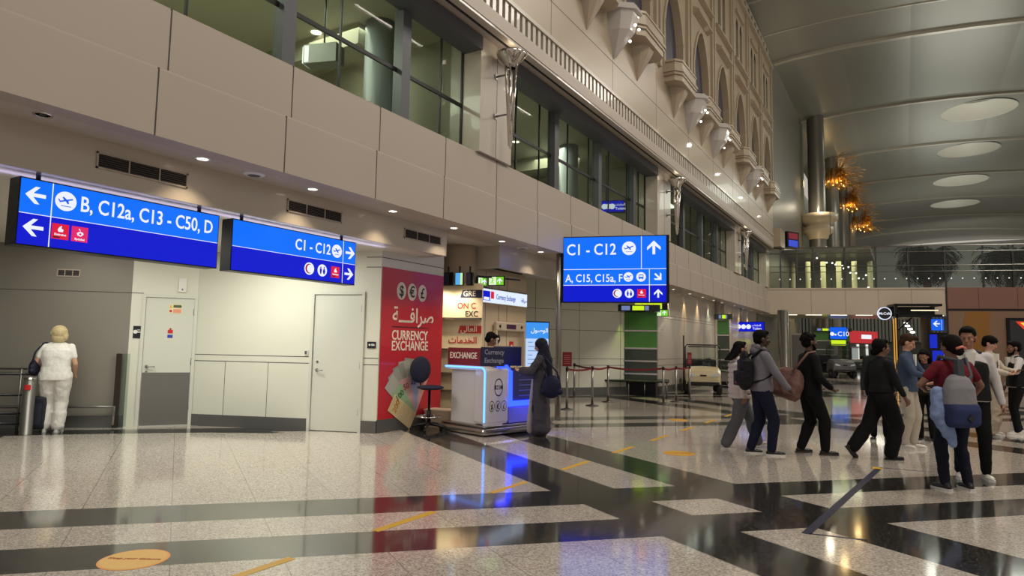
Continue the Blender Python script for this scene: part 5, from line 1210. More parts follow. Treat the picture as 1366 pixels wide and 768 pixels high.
# baggage trolley row of dark seats beyond
# ================================================================== FLOOR MARKINGS
yel = mat('tape_yellow', (214, 168, 44), .5); navt = mat('tape_navy', (28, 30, 58), .45); orange = mat('sticker_orange', (232, 150, 40), .4)
def strip(a, b, w, m, name, label, cat, group=None, z=.002):
    a = Vector((a[0], a[1])); b = Vector((b[0], b[1])); d = (b-a).normalized(); n = Vector((-d.y, d.x))*w/2
    o = MB().flat([tuple(a+n), tuple(b+n), tuple(b-n), tuple(a-n)], .0005, z).build(name, m); return tag(o, label, cat, group)
ty = [(2.55, 3.24, 'nearest yellow floor dash, at the bottom edge'), (4.05, 4.80, 'second yellow floor dash from the camera, on the dark band'), (5.72, 6.42, 'yellow floor dash in the blue kiosk reflection'), (7.28, 8.02, 'yellow floor dash right of the kiosk reflection, fourth from the camera'), (8.84, 9.58, 'fifth yellow floor dash from the camera'), (10.38, 11.17, 'sixth yellow floor dash from the camera'), (11.95, 12.7, 'seventh small yellow floor dash from the camera'), (13.5, 14.25, 'eighth tiny yellow floor dash from the camera'), (15.1, 15.85, 'furthest yellow floor dash, behind the white puffer woman')]
for y0, y1, lb_ in ty: strip((-3.78+.018*y0+.03, y0), (-3.78+.018*y1+.03, y1), .075, yel, 'floor_tape', lb_, 'floor tape', 'yellow dashes along the floor')
strip((-.34, 9.75), (-.74, 5.98), .075, navt, 'floor_tape', 'long dark navy tape on the floor towards the maroon-shirt woman', 'floor tape')
strip((-.36, 9.9), (-.35, 9.70), .1, yel, 'floor_tape', 'small yellow tape stub at the far end of the navy tape', 'floor tape')
strip((-.33, 9.88), (.42, 9.95), .03, navt, 'floor_tape', 'thin dark tape line with writing running right from the navy tape', 'floor tape')
strip((-.72, 6.0), (-.30, 6.07), .03, navt, 'floor_tape', 'thin dark tape line running right from the near end of the navy tape', 'floor tape')
def oval(px, py, r, label):
    q = onz(px, py); e = empty('floor_sticker', (q.x, q.y, 0), R(30), label, 'floor sticker', 'round yellow floor stickers')
    MB().cyl((0,0,0), r, .0005, .002, 40).build('sticker_rim', orange, e); MB().cyl((0,0,0), r*.93, .002, .003, 40).build('sticker_disc', mat('sticker_yellow', (226, 176, 56), .4), e)
    o = text('Keep your distance', r*.21, 0, 0, 0, mat('letter_brown', (176, 84, 20), .5), e, 'sticker_text', 'CENTER'); o.rotation_euler = (R(-90), 0, 0); o.location = (0, -.03*r, .0035)
oval(179, 746, .22, 'round yellow distance sticker on the dark band at bottom left'); oval(906, 604.5, .22, 'round yellow distance sticker in the middle of the light floor'); oval(905, 560, .2, 'faint distant round yellow floor sticker before the barriers')

# ================================================================== LEFT SIDE
q = onz(34, 579); e = empty('steel_bollard', (q.x, q.y, 0), 0, 'shiny steel cylinder bollard with red label beside the dark suitcase', 'bollard')
MB().cyl((0,0,0), .085, 0, .88, 28).build('cylinder', steel, e); MB().cyl((0,0,0), .087, .84, .865, 28).build('cap_ring', chrome, e)
MB().lathe([(.0875, .68), (.0875, .76)], (0,0,0), 10, 0, -70, -10).build('red_label', mat('notice_red', (196, 30, 36), .5), e)
# steel barrier rails at the left edge
q0 = onz(22, 575); e = empty('steel_barrier', (q0.x, q0.y, 0), R(40), 'dark steel tube barrier with three rails at the left edge', 'barrier')
m_ = MB()
for z in (.90, .57, .28, .12): m_.tube([(-2.2, -.0, z), (.15 if z < .8 else .42, .0, z)], .02, 8)
m_.build('rail', steel_d, e)
for u in (0, -1.1): MB().tube([(u, 0, 0), (u, 0, .98)], .02, 8).build('upright', steel, e)
m_ = MB().tube([(-2.2, .3, .97), (.1, .3, .97), (.1, 0, .97)], .015, 8); m_.build('top_bar', steel, e)
# ================================================================== PEOPLE
def ik(a, c, l1, l2, hint):
    a = Vector(a); c = Vector(c); d = c-a; L = d.length
    if L > (l1+l2)*.995: c = a+d.normalized()*(l1+l2)*.995; d = c-a; L = d.length
    t = d/L; x = (l1*l1-l2*l2+L*L)/(2*L); h = math.sqrt(max(0, l1*l1-x*x)); hv = Vector(hint); hv = (hv-t*hv.dot(t)).normalized()
    return a+t*x+hv*h, c
HAIRB = mat('hair_black', (12, 10, 10), .85, spec=.15); 
def person(pos, face, H, label, top, legs, skin=(150, 105, 80), hair=HAIRB, hairstyle='short', feet=((-.10, 0, 0, 0), (.10, 0, 0, 0)), hands=((-.26, .05, .80), (.26, .05, .80)), elbow=((-.5, -1, 0), (.5, -1, 0)), lean=0.0, head=(0, 0), bulk=1.0, sleeve=1.0, shoe=(30, 30, 34), sole=(200, 200, 200), leg_w=1.0, hem=.90, top_w=1.0, hand_curl=.5, extras=None, drop=0.0, wr=.012, mouth=True):
    """local frame: faces +y, right is +x. H total height."""
    s = H/1.75
    e = empty('person', (pos[0], pos[1], 0), R(face), label, 'person')
    e.scale = (s, s, s)
    sk = mat('skin_%d_%d_%d' % skin, skin, .5)
    hipz = .92-drop; tl, sl_ = .43, .42
    hips = [Vector((-.092, 0, hipz)), Vector((.092, 0, hipz))]
    pel = Vector((0, 0, hipz+.03)); la = R(lean)
    def up(z, y=0): return Vector((0, math.sin(la)*(z-hipz)+y, hipz+math.cos(la)*(z-hipz)))   # point on the spine
    waist, chest, neck = up(1.10-drop*0+0), up(1.28), up(1.47)
    waist.z -= 0; sh = [up(1.405)+Vector((-.178*bulk**.4, 0, 0)), up(1.405)+Vector((.178*bulk**.4, 0, 0))]
    hc = up(1.635)+Vector((0, .02+math.sin(la)*.02, 0))
    # legs
    legj = []
    for i, (fx, fy, fz, pitch) in enumerate(feet):
        ank = Vector((fx, fy, fz+.085)); kn, ank = ik(hips[i], ank, tl, sl_, (0.05*(1 if i else -1), 1, 0)); legj.append((hips[i], kn, ank, pitch))
    armj = []
    for i in (0, 1):
        el, wr_ = ik(sh[i], hands[i], .285, .255, elbow[i]); armj.append((sh[i], el, wr_))
    # ---- continuous body
    B = Blob()
    B.ell(pel, (.155*bulk, .105*bulk, .11)); B.ell(waist, (.13*bulk, .095*bulk, .14)); B.ell(chest, (.158*bulk, .105*bulk, .16)); B.cap(sh[0]+Vector((.04, 0, 0)), .055, sh[1]-Vector((.04, 0, 0)), .055)
    B.cap(neck+Vector((0, 0, -.06)), .062, up(1.56)+Vector((0, .005, 0)), .052)
    for (h_, k_, a_, p_) in legj:
        B.cap(h_, .085*bulk, k_, .055); B.cap(k_, .055, a_, .036); B.ell(k_.lerp(a_, .3)+Vector((0, -.018, 0)), (.048, .05, .09))
    for (s_, l_, w_) in armj: B.cap(s_, .05*bulk, l_, .037); B.cap(l_, .037, w_, .025)
    # head
    yaw, pit = head; Rh = (Matrix.Rotation(R(-yaw), 4, 'Z') @ Matrix.Rotation(R(pit), 4, 'X')); HM = Matrix.Translation(hc) @ Rh @ Matrix.Scale(1.08, 4)
    B.m.T = HM
    B.ell((0, -.012, .035), (.073, .092, .085)); B.ell((0, .018, -.03), (.056, .072, .075)); B.ell((0, .045, -.085), (.03, .028, .025)); B.ell((0, .02, -.06), (.05, .055, .045))
    B.cap((0, .082, .02), .011, (0, .104, -.022), .014); B.ell((0, .086, -.055), (.024, .012, .012))
    B.cap((-.035, .078, .032), .010, (.035, .078, .032), .010)
    for x in (-1, 1): B.ell((x*.074, -.008, -.005), (.012, .022, .032)); B.ell((x*.042, .06, -.015), (.02, .02, .02))
    B.m.T = Matrix.Identity(4)
    # hands: palm, four fingers, thumb
    for i, (s_, l_, w_) in enumerate(armj):
        f = (w_-l_).normalized(); out = Vector((1 if i else -1, 0, 0)); nrm = (Vector((0, 1, 0))+Vector((0, 0, .3)))
        side = f.cross(Vector((0, 0, 1)) if abs(f.z) < .8 else Vector((-1 if i else 1, 0, 0))).normalized()
        if abs(f.z) >= .8: side = (Vector((0, 1, 0))-f*f.y).normalized()     # arm hanging: palm plane along y
        pn = f.cross(side).normalized()
        if abs(f.z) >= .8:
            if pn.x*(1 if i else -1) > 0: pn = -pn                           # palms face the body
        else:
            if pn.z < 0: pn = -pn
        cur = hand_curl[i] if isinstance(hand_curl, tuple) else hand_curl
        B.cap(w_, .024, w_+f*.045, .026); 
        for q in range(-1, 2): B.cap(w_+f*.03+side*q*.018, .014, w_+f*.085+side*q*.022, .013)
        for q in range(4):
            b0 = w_+f*.088+side*(q-1.5)*.020; ln = (.038, .044, .042, .033)[q]; a1 = .35+cur*.9; a2 = .6+cur*1.5
            d1 = f*math.cos(a1)+pn*math.sin(a1); d2 = f*math.cos(a2)+pn*math.sin(a2); b1_ = b0+d1*ln; B.cap(b0, .0098, b1_, .0092, 8); B.cap(b1_, .0092, b1_+d2*ln*.8, .0082, 8)
        th_ = side*(1 if abs(f.z) >= .8 else (-1 if i else 1)); t0 = w_+f*.03+th_*.026; t1 = t0+(f*.6+th_*.6+pn*.4).normalized()*.04; B.cap(t0, .013, t1, .011, 8); B.cap(t1, .011, t1+(f*.8+pn*.5).normalized()*.03, .009, 8)
    B.build('body', sk, e, .0078, 2)
    # eyes and brows
    m = MB(); m.T = HM
    for x in (-.030, .030): m.sph((x, .0765, .012), .010, 10, 0)
    for x in (-.030, .030): m.sph((x, .0835, .012), .0052, 8, 1)
    m.build('eyes', [mat('eye_white', (150, 138, 126), .5), mat('eye_dark', (30, 20, 16), .3)], e)
    if mouth:
        m = MB(); m.T = HM; m.sph((0, .094, -.058), .02, 10, 0, (1, .3, .28)); m.build('lips', mat('lips_%d' % skin[0], (int(skin[0]*.85), int(skin[1]*.6), int(skin[2]*.6)), .5), e)
    # hair
    Hh = Blob(); Hh.m.T = HM
    if hairstyle != 'hijab':
        Hh.ell((0, -.026, .050), (.083, .096, .086)); Hh.ell((0, -.05, .0), (.078, .062, .075))
        Hh.ell((0, .045, .098), (.058, .04, .03)) if hairstyle != 'bald' else None
        if hairstyle == 'fringe': Hh.ell((0, .072, .07), (.07, .03, .035)); Hh.ell((0, -.01, .06), (.092, .10, .085))
        if hairstyle == 'quiff': Hh.ell((0, .06, .115), (.05, .045, .03)); Hh.ell((0, .09, .105), (.035, .02, .02))
        if hairstyle in ('curly', 'afro'):
            rr = random.Random(3)
            for q in range(60):
                a = rr.uniform(0, 2*PI); t = rr.uniform(-.2, 1.4); p = Vector((.08*math.cos(a)*math.cos(t), -.03+.09*math.sin(a)*math.cos(t), .04+.09*math.sin(t)))
                if p.y > .055 and p.z < .08: continue
                Hh.ell(p, (.022, .022, .022), n=8)
        if hairstyle in ('bob', 'short_lady'):
            Hh.ell((0, -.035, .03), (.112, .112, .112)); Hh.ell((0, -.06, -.05), (.105, .072, .09)); Hh.ell((.06, -.07, -.03), (.06, .06, .08)); [Hh.ell((.085*math.cos(q*.785), -.04-.06*math.sin(q*.785)*.5, -.02+.035*(q % 3)), (.04, .045, .05), n=10) for q in range(8)]; [Hh.cap((x, -.01, .03), .03, (x*.95, -.02, -.09), .022) for x in (-.078, .078)]
        if hairstyle == 'ponytail': Hh.ell((0, -.10, .02), (.035, .03, .035)); Hh.cap((0, -.12, .01), .035, (0, -.15, -.16), .022); Hh.cap((0, -.15, -.16), .022, (0, -.13, -.26), .01)
        if hairstyle == 'lowbun': Hh.ell((0, -.03, .03), (.092, .098, .092)); Hh.ell((0, -.11, -.055), (.05, .042, .05)); Hh.ell((0, -.075, -.02), (.07, .05, .07))
        if hairstyle == 'long': 
            for x in (-.08, -.05, 0, .05, .08): Hh.cap((x*.9, -.06+abs(x)*.4, .02), .036, (x*1.1, -.085+abs(x)*.3, -.24), .024)
        if hairstyle == 'blown':
            for x in (-.07, -.03, .03, .07): Hh.cap((x*.8, -.06, .03), .042, (x*1.2-.0, -.12, -.08), .036); Hh.cap((x*1.2, -.12, -.08), .036, (x*1.4, -.21, -.16), .016)
        if hairstyle == 'beard' or hairstyle == 'curly_beard': Hh.ell((0, .045, -.088), (.045, .045, .03)); [Hh.cap((x, .01, -.02), .014, (x*.7, .05, -.085), .018) for x in (-.062, .062)]
        if hairstyle == 'curly_beard':
            rr = random.Random(3)
            for q in range(50):
                a = rr.uniform(PI*.9, 2.1*PI); t = rr.uniform(-.1, 1.4); Hh.ell((.08*math.cos(a)*math.cos(t), -.03+.09*math.sin(a)*math.cos(t), .04+.09*math.sin(t)), (.022,)*3, n=8)
        Hh.build('hair', hair, e, .007, 2, wrinkle=.006, wscale=.02)
    else:
        Hh.ell((0, -.02, .03), (.098, .112, .105)); Hh.ell((0, -.03, -.05), (.09, .09, .11)); Hh.m.T = Matrix.Identity(4)
        Hh.cap(hc+Vector((0, -.05, -.02)), .10, up(1.36)+Vector((0, -.075, 0)), .12); Hh.cap(up(1.46), .09, up(1.30)+Vector((0, .06, 0)), .085); Hh.cap(up(1.38)+Vector((0, -.08, 0)), .12, up(1.02)+Vector((0, -.12, 0)), .09)
        Hh.build('headscarf', hair, e, .011, 4, wrinkle=.012, wscale=.08)
    # trousers
    if legs is not None:
        T = Blob(); T.ell(pel+Vector((0, -.0, .01)), (.172*bulk, .122*bulk, .115)); 
        for (h_, k_, a_, p_) in legj:
            T.cap(h_, .102*bulk*max(1, leg_w*.92), k_, .072*leg_w); ae = a_+(k_-a_)*.04; T.cap(k_, .072*leg_w, ae, .055*leg_w); T.ell(h_+Vector((0, -.045, .0)), (.085*bulk, .075*bulk, .10)); T.ell(k_.lerp(a_, .3)+Vector((0, -.015, 0)), (.064*leg_w, .066*leg_w, .11))
            if leg_w > 1.25: T.cap(k_.lerp(ae, .5), .075*leg_w, ae, .066*leg_w)
        T.build('trousers', legs, e, .012, 3, wrinkle=wr*1.2, wscale=.09)
    # top
    if top is not None:
        T = Blob()
        tw = bulk*top_w; by = min(1, bulk)*.5+bulk*.5
        T.loft([(up(hem), .186*tw, .142*tw), (up(hem+.08), .184*tw, .140*tw), (up(1.10), .166*tw, .130*tw), (up(1.26), .180*tw, .132*tw), (up(1.36), .182*tw, .118*tw), (up(1.42), .145*tw, .092*tw), (up(1.47), .085, .075)])
        T.cap(sh[0]+Vector((.03, 0, .0)), .062, sh[0]+Vector((.10, 0, .03)), .062); T.cap(sh[1]-Vector((.03, 0, 0)), .062, sh[1]+Vector((-.10, 0, .03)), .062)
        T.cap(up(1.42), .085, up(1.475), .068)
        if sleeve > 0:
            for (s_, l_, w_) in armj:
                if sleeve <= .6: T.cap(s_, .068*top_w, s_.lerp(l_, sleeve/.5*.62), .058*top_w)
                else: T.cap(s_, .066*top_w, l_, .054*top_w); T.cap(l_, .054*top_w, l_.lerp(w_, min(1, (sleeve-.5)*2)*.97), .040*top_w)
        T.build('top', top, e, .012, 3, wrinkle=wr, wscale=.10)
    # shoes
    if shoe:
        for i, (h_, k_, a_, pitch) in enumerate(legj):
            toe = (Matrix.Rotation(R(pitch), 4, 'X')) ; sx = (1 if i else -1)
            S = Blob(); S.m.T = Matrix.Translation(a_) @ toe @ Matrix.Rotation(R(-8*sx), 4, 'Z')
            S.cap((0, -.045, -.045), .034, (0, .10, -.052), .030); S.cap((0, .09, -.052), .034, (0, .165, -.058), .022); S.cap((0, -.03, -.03), .036, (0, .0, .015), .042); S.ell((0, .11, -.05), (.042, .07, .028))
            so = S.build('shoe', mat('shoe_%d_%d_%d' % shoe, shoe, .45), e, .007, 2)
            m = MB(); m.T = Matrix.Translation(a_) @ toe @ Matrix.Rotation(R(-8*sx), 4, 'Z')
            pts = [(-.030, -.078), (-.036, -.02), (-.034, .05), (-.044, .11), (-.034, .165), (0, .19), (.034, .165), (.044, .11), (.034, .05), (.036, -.02), (.030, -.078), (0, -.088)]
            m.flat(pts, -.085, -.062); m.build('shoe_sole', mat('sole_%d_%d_%d' % sole, sole, .5), so)
    info = dict(bulk=bulk, e=e, sh=sh, arm=armj, leg=legj, neck=neck, head=HM, up=up, s=s, chest=chest, waist=waist, hips=hips)
    if extras: extras(info)
    return info
def cloth(n, c, r=.85): return mat('cloth_'+n, c, r, spec=.25, bump=(60, .15))
def held(label, cat, name, info, mb, m, loc=(0,0,0)):        # a thing carried by a person: its own top-level object at the person's frame
    e = info['e']; o = empty(name, e.location, e.rotation_euler.z, label, cat); o.scale = e.scale; return o
def phone(info, i, tilt=40, label=''):
    e = held(label, 'phone', 'phone', info, None, None); w = info['arm'][i][2]; l = info['arm'][i][1]; f = (w-l).normalized()
    p = w+f*.11+Vector((0, 0, .02)); m = MB(); m.T = Matrix.Translation(p) @ Matrix.Rotation(R(tilt), 4, 'X'); m.bbox(-.037, .037, -.075, .075, -.004, .004, .003)
    m.build('phone_body', black, e); return e
def cuff_band(): pass

# 1 woman in white
q = Vector((-11.64, 5.26, 0))
w1_ = person(q, 31+22, 1.66, 'person in white T-shirt and white trousers seen from behind, dark bag on shoulder, far left', cloth('white', (226, 224, 218)), cloth('white_trouser', (216, 212, 206)), skin=(196, 150, 124), hair=mat('hair_blonde', (190, 172, 130), .6, var=(30, .3)), hairstyle='bob', sleeve=.42, bulk=1.16, leg_w=1.45, hem=.86, top_w=1.06, shoe=(222, 220, 214), sole=(200, 200, 196), feet=((-.11, .04, 0, 0), (.09, -.03, 0, 0)), hands=((-.20, .20, 1.06), (.24, .16, .95)), head=(-18, 6), wr=.02)
def shoulder_bag(info, side, label, col, y=.02, z=.98, w=.34, h=.24, d=.12, x=None):
    e = held(label, 'bag', 'shoulder_bag', info, None, None); sx = 1 if side else -1; sh_ = info['sh'][side]; cx = x if x is not None else sx*.27
    B = Blob(); B.ell((cx, y, z), (d/2+.01, w/2, h/2)); B.cap((cx, y-w*.4, z-h*.2), d*.4, (cx, y+w*.4, z-h*.2), d*.4); B.build('bag_body', col, e, .01, 2)
    m = MB(); tp = sh_+Vector((-sx*.03, 0, .075)); 
    m.tube([(cx, y-w*.42, z+h*.2), (cx*.95, y-.10, z+.25), tp+Vector((sx*.03, -.05, 0)), tp+Vector((0, 0, .005)), tp+Vector((sx*.03, .05, 0)), (cx*.95, y+.10, z+.25), (cx, y+w*.42, z+h*.2)], .014, 8); m.build('strap', col, e); return e
shoulder_bag(w1_, 0, 'dark navy shoulder bag hanging on the left arm of the woman in white', cloth('navy_bag', (26, 28, 48), .6), y=.02, z=1.07, w=.40, h=.28, x=-.31)
# suitcase
sc_ = onz(46.5, 576); e = empty('suitcase', (sc_.x, sc_.y, 0), R(48), 'dark upright cabin suitcase between the steel bollard and the woman in white', 'suitcase')
MB().bbox(-.15, .15, -.11, .11, .05, .56, .03).build('case_body', mat('suitcase_navy', (24, 26, 40), .6), e)
for x in (-.11, .11):
    for y in (-.08, .08): MB().tube([(x-.012, y, .025), (x+.012, y, .025)], .025, 10).build('wheel', black, e)
MB().tube([(.09, .08, .55), (.09, .08, .92), (-.09, .08, .92), (-.09, .08, .55)], .008, 8).build('pull_handle', steel_d, e); MB().box(-.11, .11, -.125, -.11, .12, .46).build('front_pocket', mat('suitcase_navy2', (34, 36, 52), .6), e)
# 2 kiosk clerk
p = Vector(kp(-.78, .82))
person((p.x, p.y, 0), 31-70, 1.70, 'person with short black hair behind the counter, looking down, cream collar with dark edge', cloth('cream_shirt', (210, 196, 168)), cloth('dark_trouser', (24, 24, 34)), skin=(120, 84, 66), head=(0, -28), hands=((-.18, .36, 1.12), (.18, .38, 1.12)), elbow=((-.6, -1, -.3), (.6, -1, -.3)))
# 3 woman in robe
def robe(info):
    e = info['e']; T = Blob(); c = cloth('robe_grey', (66, 62, 70), .8); up = info['up']
    T.ell(info['chest'], (.18, .135, .18)); T.cap(info['sh'][0]+Vector((.02, 0, 0)), .075, info['sh'][1]-Vector((.02, 0, 0)), .075)
    for x in (-.05, .05): T.cap((x, 0, 1.12), .135, (x*1.3, .0, .60), .15, 18); T.cap((x*1.3, 0, .6), .15, (x*2.2, -.02, .16), .145, 18)
    T.cap((-.1, 0, .14), .13, (.1, 0, .14), .13)
    for (s_, l_, w_) in info['arm']: T.cap(s_, .075, l_, .078); T.cap(l_, .078, l_.lerp(w_, .75), .085)
    T.build('robe', c, e, .013, 4, wrinkle=.03, wscale=.10)
    P_ = Blob(); P_.cap((.04, .15, 1.0), .04, (.06, .20, .2), .075); P_.cap((.06, .20, .2), .075, (.06, .19, .10), .07); P_.build('pale_robe_panel', cloth('robe_pale', (168, 160, 160), .8), e, .012, 3, wrinkle=.015, wscale=.08)
w3 = person((-5.19, 9.62), 31+78, 1.60, 'person in dark headscarf and long grey robe standing at the kiosk with a phone', None, cloth('dark_trouser', (24, 24, 34)), skin=(176, 136, 110), hair=cloth('scarf_dark', (22, 22, 40), .7), hairstyle='hijab', head=(0, -16), hands=((-.10, .36, 1.18), (.12, .34, 1.16)), elbow=((-.8, -.6, -.5), (.8, -.6, -.5)), shoe=(40, 36, 36), sole=(90, 80, 70), extras=robe)
phone(w3, 1, 30, 'phone held by the woman in the dark headscarf')
shoulder_bag(w3, 0, 'large navy handbag hanging behind the woman in the robe', cloth('navy_tote', (22, 24, 54), .6), y=-.22, z=.92, w=.36, h=.42, d=.16, x=-.22)
# 4 puffer jacket woman walking
def puffer(info):
    e = info['e']; c = cloth('puffer_white', (206, 194, 190), .6); T = Blob(); up = info['up']
    for k in range(7):
        z = .86+.085*k; T.loft([(up(z-.04), .19, .15), (up(z-.025), .218, .178), (up(z+.025), .218, .178), (up(z+.04), .19, .15)])
    T.ell(up(1.40), (.20, .13, .08))
    for (s_, l_, w_) in info['arm']:
        for t in (0, .33, .66, 1): T.ell(s_.lerp(l_, t), (.078,)*3)
        for t in (.33, .66, .95): T.ell(l_.lerp(w_, t), (.068-.01*t,)*3)
    T.ell(up(1.47)+Vector((0, -.05, 0)), (.11, .09, .06)); T.build('puffer_jacket', c, e, .011, 2)
w4 = person((-2.19, 10.5), -59+6, 1.60, 'person in pale puffer jacket and grey wide trousers walking right, face hidden', cloth('puffer_under', (200, 190, 186)), cloth('grey_trouser', (98, 98, 104)), hairstyle='blown', head=(0, 0), feet=((-.08, .34, .0, 8), (.08, -.30, .0, 0)), hands=((-.24, .2, .92), (.24, -.05, .86)), shoe=(205, 196, 186), sole=(225, 222, 216), leg_w=1.35, drop=.045, extras=puffer, skin=(150, 110, 88))
# 5 hoodie man with backpack
def hood(info):
    e = info['e']; up = info['up']; T = Blob(); T.ell(up(1.47)+Vector((0, -.07, 0)), (.11, .085, .07)); T.cap(up(1.50)+Vector((-.07, .02, 0)), .035, up(1.50)+Vector((.07, .02, 0)), .035); T.cap(up(1.53)+Vector((-.08, -.07, 0)), .04, up(1.53)+Vector((.08, -.07, 0)), .04); T.build('hood', cloth('hoodie_grey', (116, 112, 122)), e, .01, 3)
w5 = person((-1.80, 10.04), -59, 1.76, 'person in grey hoodie and navy trousers with a black backpack, walking right', cloth('hoodie_grey', (116, 112, 122)), cloth('navy_trouser', (20, 25, 46)), skin=(70, 48, 40), hairstyle='short', head=(4, -4), feet=((-.09, -.13, .0, -2), (.09, .10, 0, 0)), hands=((-.24, .18, .90), (.27, .30, .92)), elbow=((-.4, -1, 0), (.5, -1, 0)), shoe=(24, 24, 30), sole=(220, 216, 210), leg_w=1.15, drop=.01, extras=hood, top_w=1.06)
def backpack(info, label, m1, m2=None, m3=None, y=-.235, w=.29, h=.46, d=.17, z=1.20):
    e = held(label, 'backpack', 'backpack', info, None, None); c = info['up'](z); c.y += y
    B = Blob(); T = B.m.T
    for zz, k in ((-.5, .96), (-.25, 1.0), (0, 1.0), (.25, .92), (.44, .72)): B.ell((c.x, c.y, c.z+h*zz*.86), (w/2*k, d/2*k, h*.22))
    B.box(c.x-w*.46, c.x+w*.46, c.y-d*.38, c.y+d*.42, c.z-h*.48, c.z+h*.30)
    B.build('pack_body', m1, e, .011, 5)
    Bp = Blob(); Bp.box(c.x-w*.46, c.x+w*.46, c.y-d*.72, c.y-d*.2, c.z-h*.50, c.z-h*.04); Bp.ell((c.x, c.y-d*.45, c.z-h*.25), (w*.5, d*.36, h*.27)); Bp.build('front_pocket', m2 or m1, e, .011, 4)
    m = MB()
    for sx in (-1, 1):
        s_ = info['sh'][1 if sx > 0 else 0]; m.tube([(c.x+sx*.09, c.y+d*.4, c.z+h*.36), (sx*.12, s_.y-.04, s_.z+.085), (sx*.125, s_.y+.06, s_.z+.06), (sx*.14, s_.y+.135, s_.z-.10), (sx*.16, s_.y+.10, s_.z-.26), (sx*.165, s_.y-.03, c.z-h*.30), (c.x+sx*.12, c.y+d*.3, c.z-h*.40)], .018, 8)
    m.build('shoulder_strap', m3 or m1, e); MB().tube([(c.x-.04, c.y+.03, c.z+h*.45), (c.x-.03, c.y+.02, c.z+h*.54), (c.x+.03, c.y+.02, c.z+h*.54), (c.x+.04, c.y+.03, c.z+h*.45)], .01, 6).build('top_handle', m3 or m1, e)
    return e
bp1 = backpack(w5, 'black backpack with tiny red tab worn by the person in the grey hoodie', cloth('pack_black', (18, 18, 24), .6))
MB().box(.02, .06, -.385, -.375, 1.01, 1.03).build('red_tab', mat('tab_red', (180, 40, 40), .5), bp1)
# 6 man with duffel bag
w6 = person((-1.22, 10.55), -59, 1.73, 'person all in black with curly hair and beard, pink-brown bag on back', cloth('black_top', (12, 12, 16)), cloth('black_trouser', (12, 12, 16)), skin=(84, 58, 46), hairstyle='curly_beard', head=(-4, 0), feet=((-.10, -.10, .0, 0), (.10, .17, 0, 0)), hands=((-.20, .18, .98), (.20, .22, .98)), elbow=((-.6, -1, 0), (.6, -1, 0)), shoe=(24, 22, 22), sole=(70, 60, 55), leg_w=1.2, drop=.02, hem=.84, top_w=1.1)
e = held('dusty pink-brown duffel bag slung behind the person in black', 'bag', 'duffel_bag', w6, None, None)
B = Blob(); B.m.T = Matrix.Translation((-.05, -.30, 1.04)) @ Matrix.Rotation(R(-22), 4, 'X') @ Matrix.Rotation(R(28), 4, 'Z'); B.loft([((0, 0, -.24), .20, .10), ((0, 0, -.18), .25, .14), ((0, 0, .0), .25, .13), ((0, 0, .16), .20, .09), ((0, 0, .22), .14, .04)], e=3.5); B.m.T = Matrix.Identity(4); B.build('bag_body', cloth('duffel_pink', (116, 86, 80), .75), e, .012, 3, wrinkle=.03, wscale=.10)
MB().tube([(.12, -.30, 1.20), (.16, -.08, 1.48), (.12, .04, 1.50), (-.04, .14, 1.34), (-.16, .05, 1.05), (-.18, -.10, .98)], .018, 8).build('strap', cloth('duffel_pink', (116, 86, 80), .75), e)
# 7 woman in black walking
w7 = person((-.30, 10.72), -59+4, 1.66, 'person in black shirt and wide black trousers with low dark bun, walking right', cloth('charcoal', (26, 27, 31)), cloth('charcoal_t', (14, 14, 17)), skin=(120, 84, 66), hairstyle='lowbun', head=(8, 0), feet=((-.08, -.42, .075, -48), (.08, .06, 0, 0)), hands=((-.24, -.05, .88), (.25, .22, .86)), shoe=(20, 20, 22), sole=(26, 26, 28), leg_w=1.4, drop=.03, bulk=1.05, hem=.98, sleeve=.9)
# 8 head behind
person((-.40, 12.9), 31+150, 1.70, 'person mostly hidden between the walker in black and the one in denim shirt, dark hair', cloth('dark_green', (40, 44, 44)), cloth('charcoal_t', (14, 14, 17)), skin=(110, 78, 62), hairstyle='short')
# 9 denim shirt man
w9 = person((.02, 12.15), -104, 1.76, 'person in blue denim shirt and pale trousers with quiff, looking down at phone', cloth('denim_shirt', (66, 80, 104)), cloth('pale_trouser', (190, 180, 166)), skin=(200, 150, 124), hair=mat('hair_brown', (60, 40, 30), .85, spec=.15), hairstyle='quiff', head=(-14, -26), feet=((-.09, .03, 0, 0), (.10, -.06, 0, 0)), hands=((-.07, .34, 1.13), (.08, .35, 1.11)), elbow=((-.9, -.5, -.4), (.9, -.5, -.4)), sleeve=.8, shoe=(214, 208, 200), sole=(220, 216, 210), hem=.88, leg_w=1.05)
tt = MB().prism([(-.05, 1.46), (.05, 1.46), (.015, 1.22), (-.015, 1.22)], .10, .128).build('undershirt', cloth('white', (226, 224, 218)), w9['e'])
phone(w9, 1, 40, 'dark phone held by the person in the denim shirt')
# 10 dark haired woman
w10 = person((.28, 13.3), 31+140, 1.53, 'person in dark top with long dark hair behind the backpack, looking down', cloth('dark_brown_top', (36, 30, 32)), cloth('charcoal_t', (14, 14, 17)), skin=(160, 112, 90), hairstyle='long', head=(10, -24), hands=((-.10, .30, 1.12), (.20, .28, 1.12)), elbow=((-.9, -.5, -.4), (.9, -.5, -.4)), sleeve=.42)
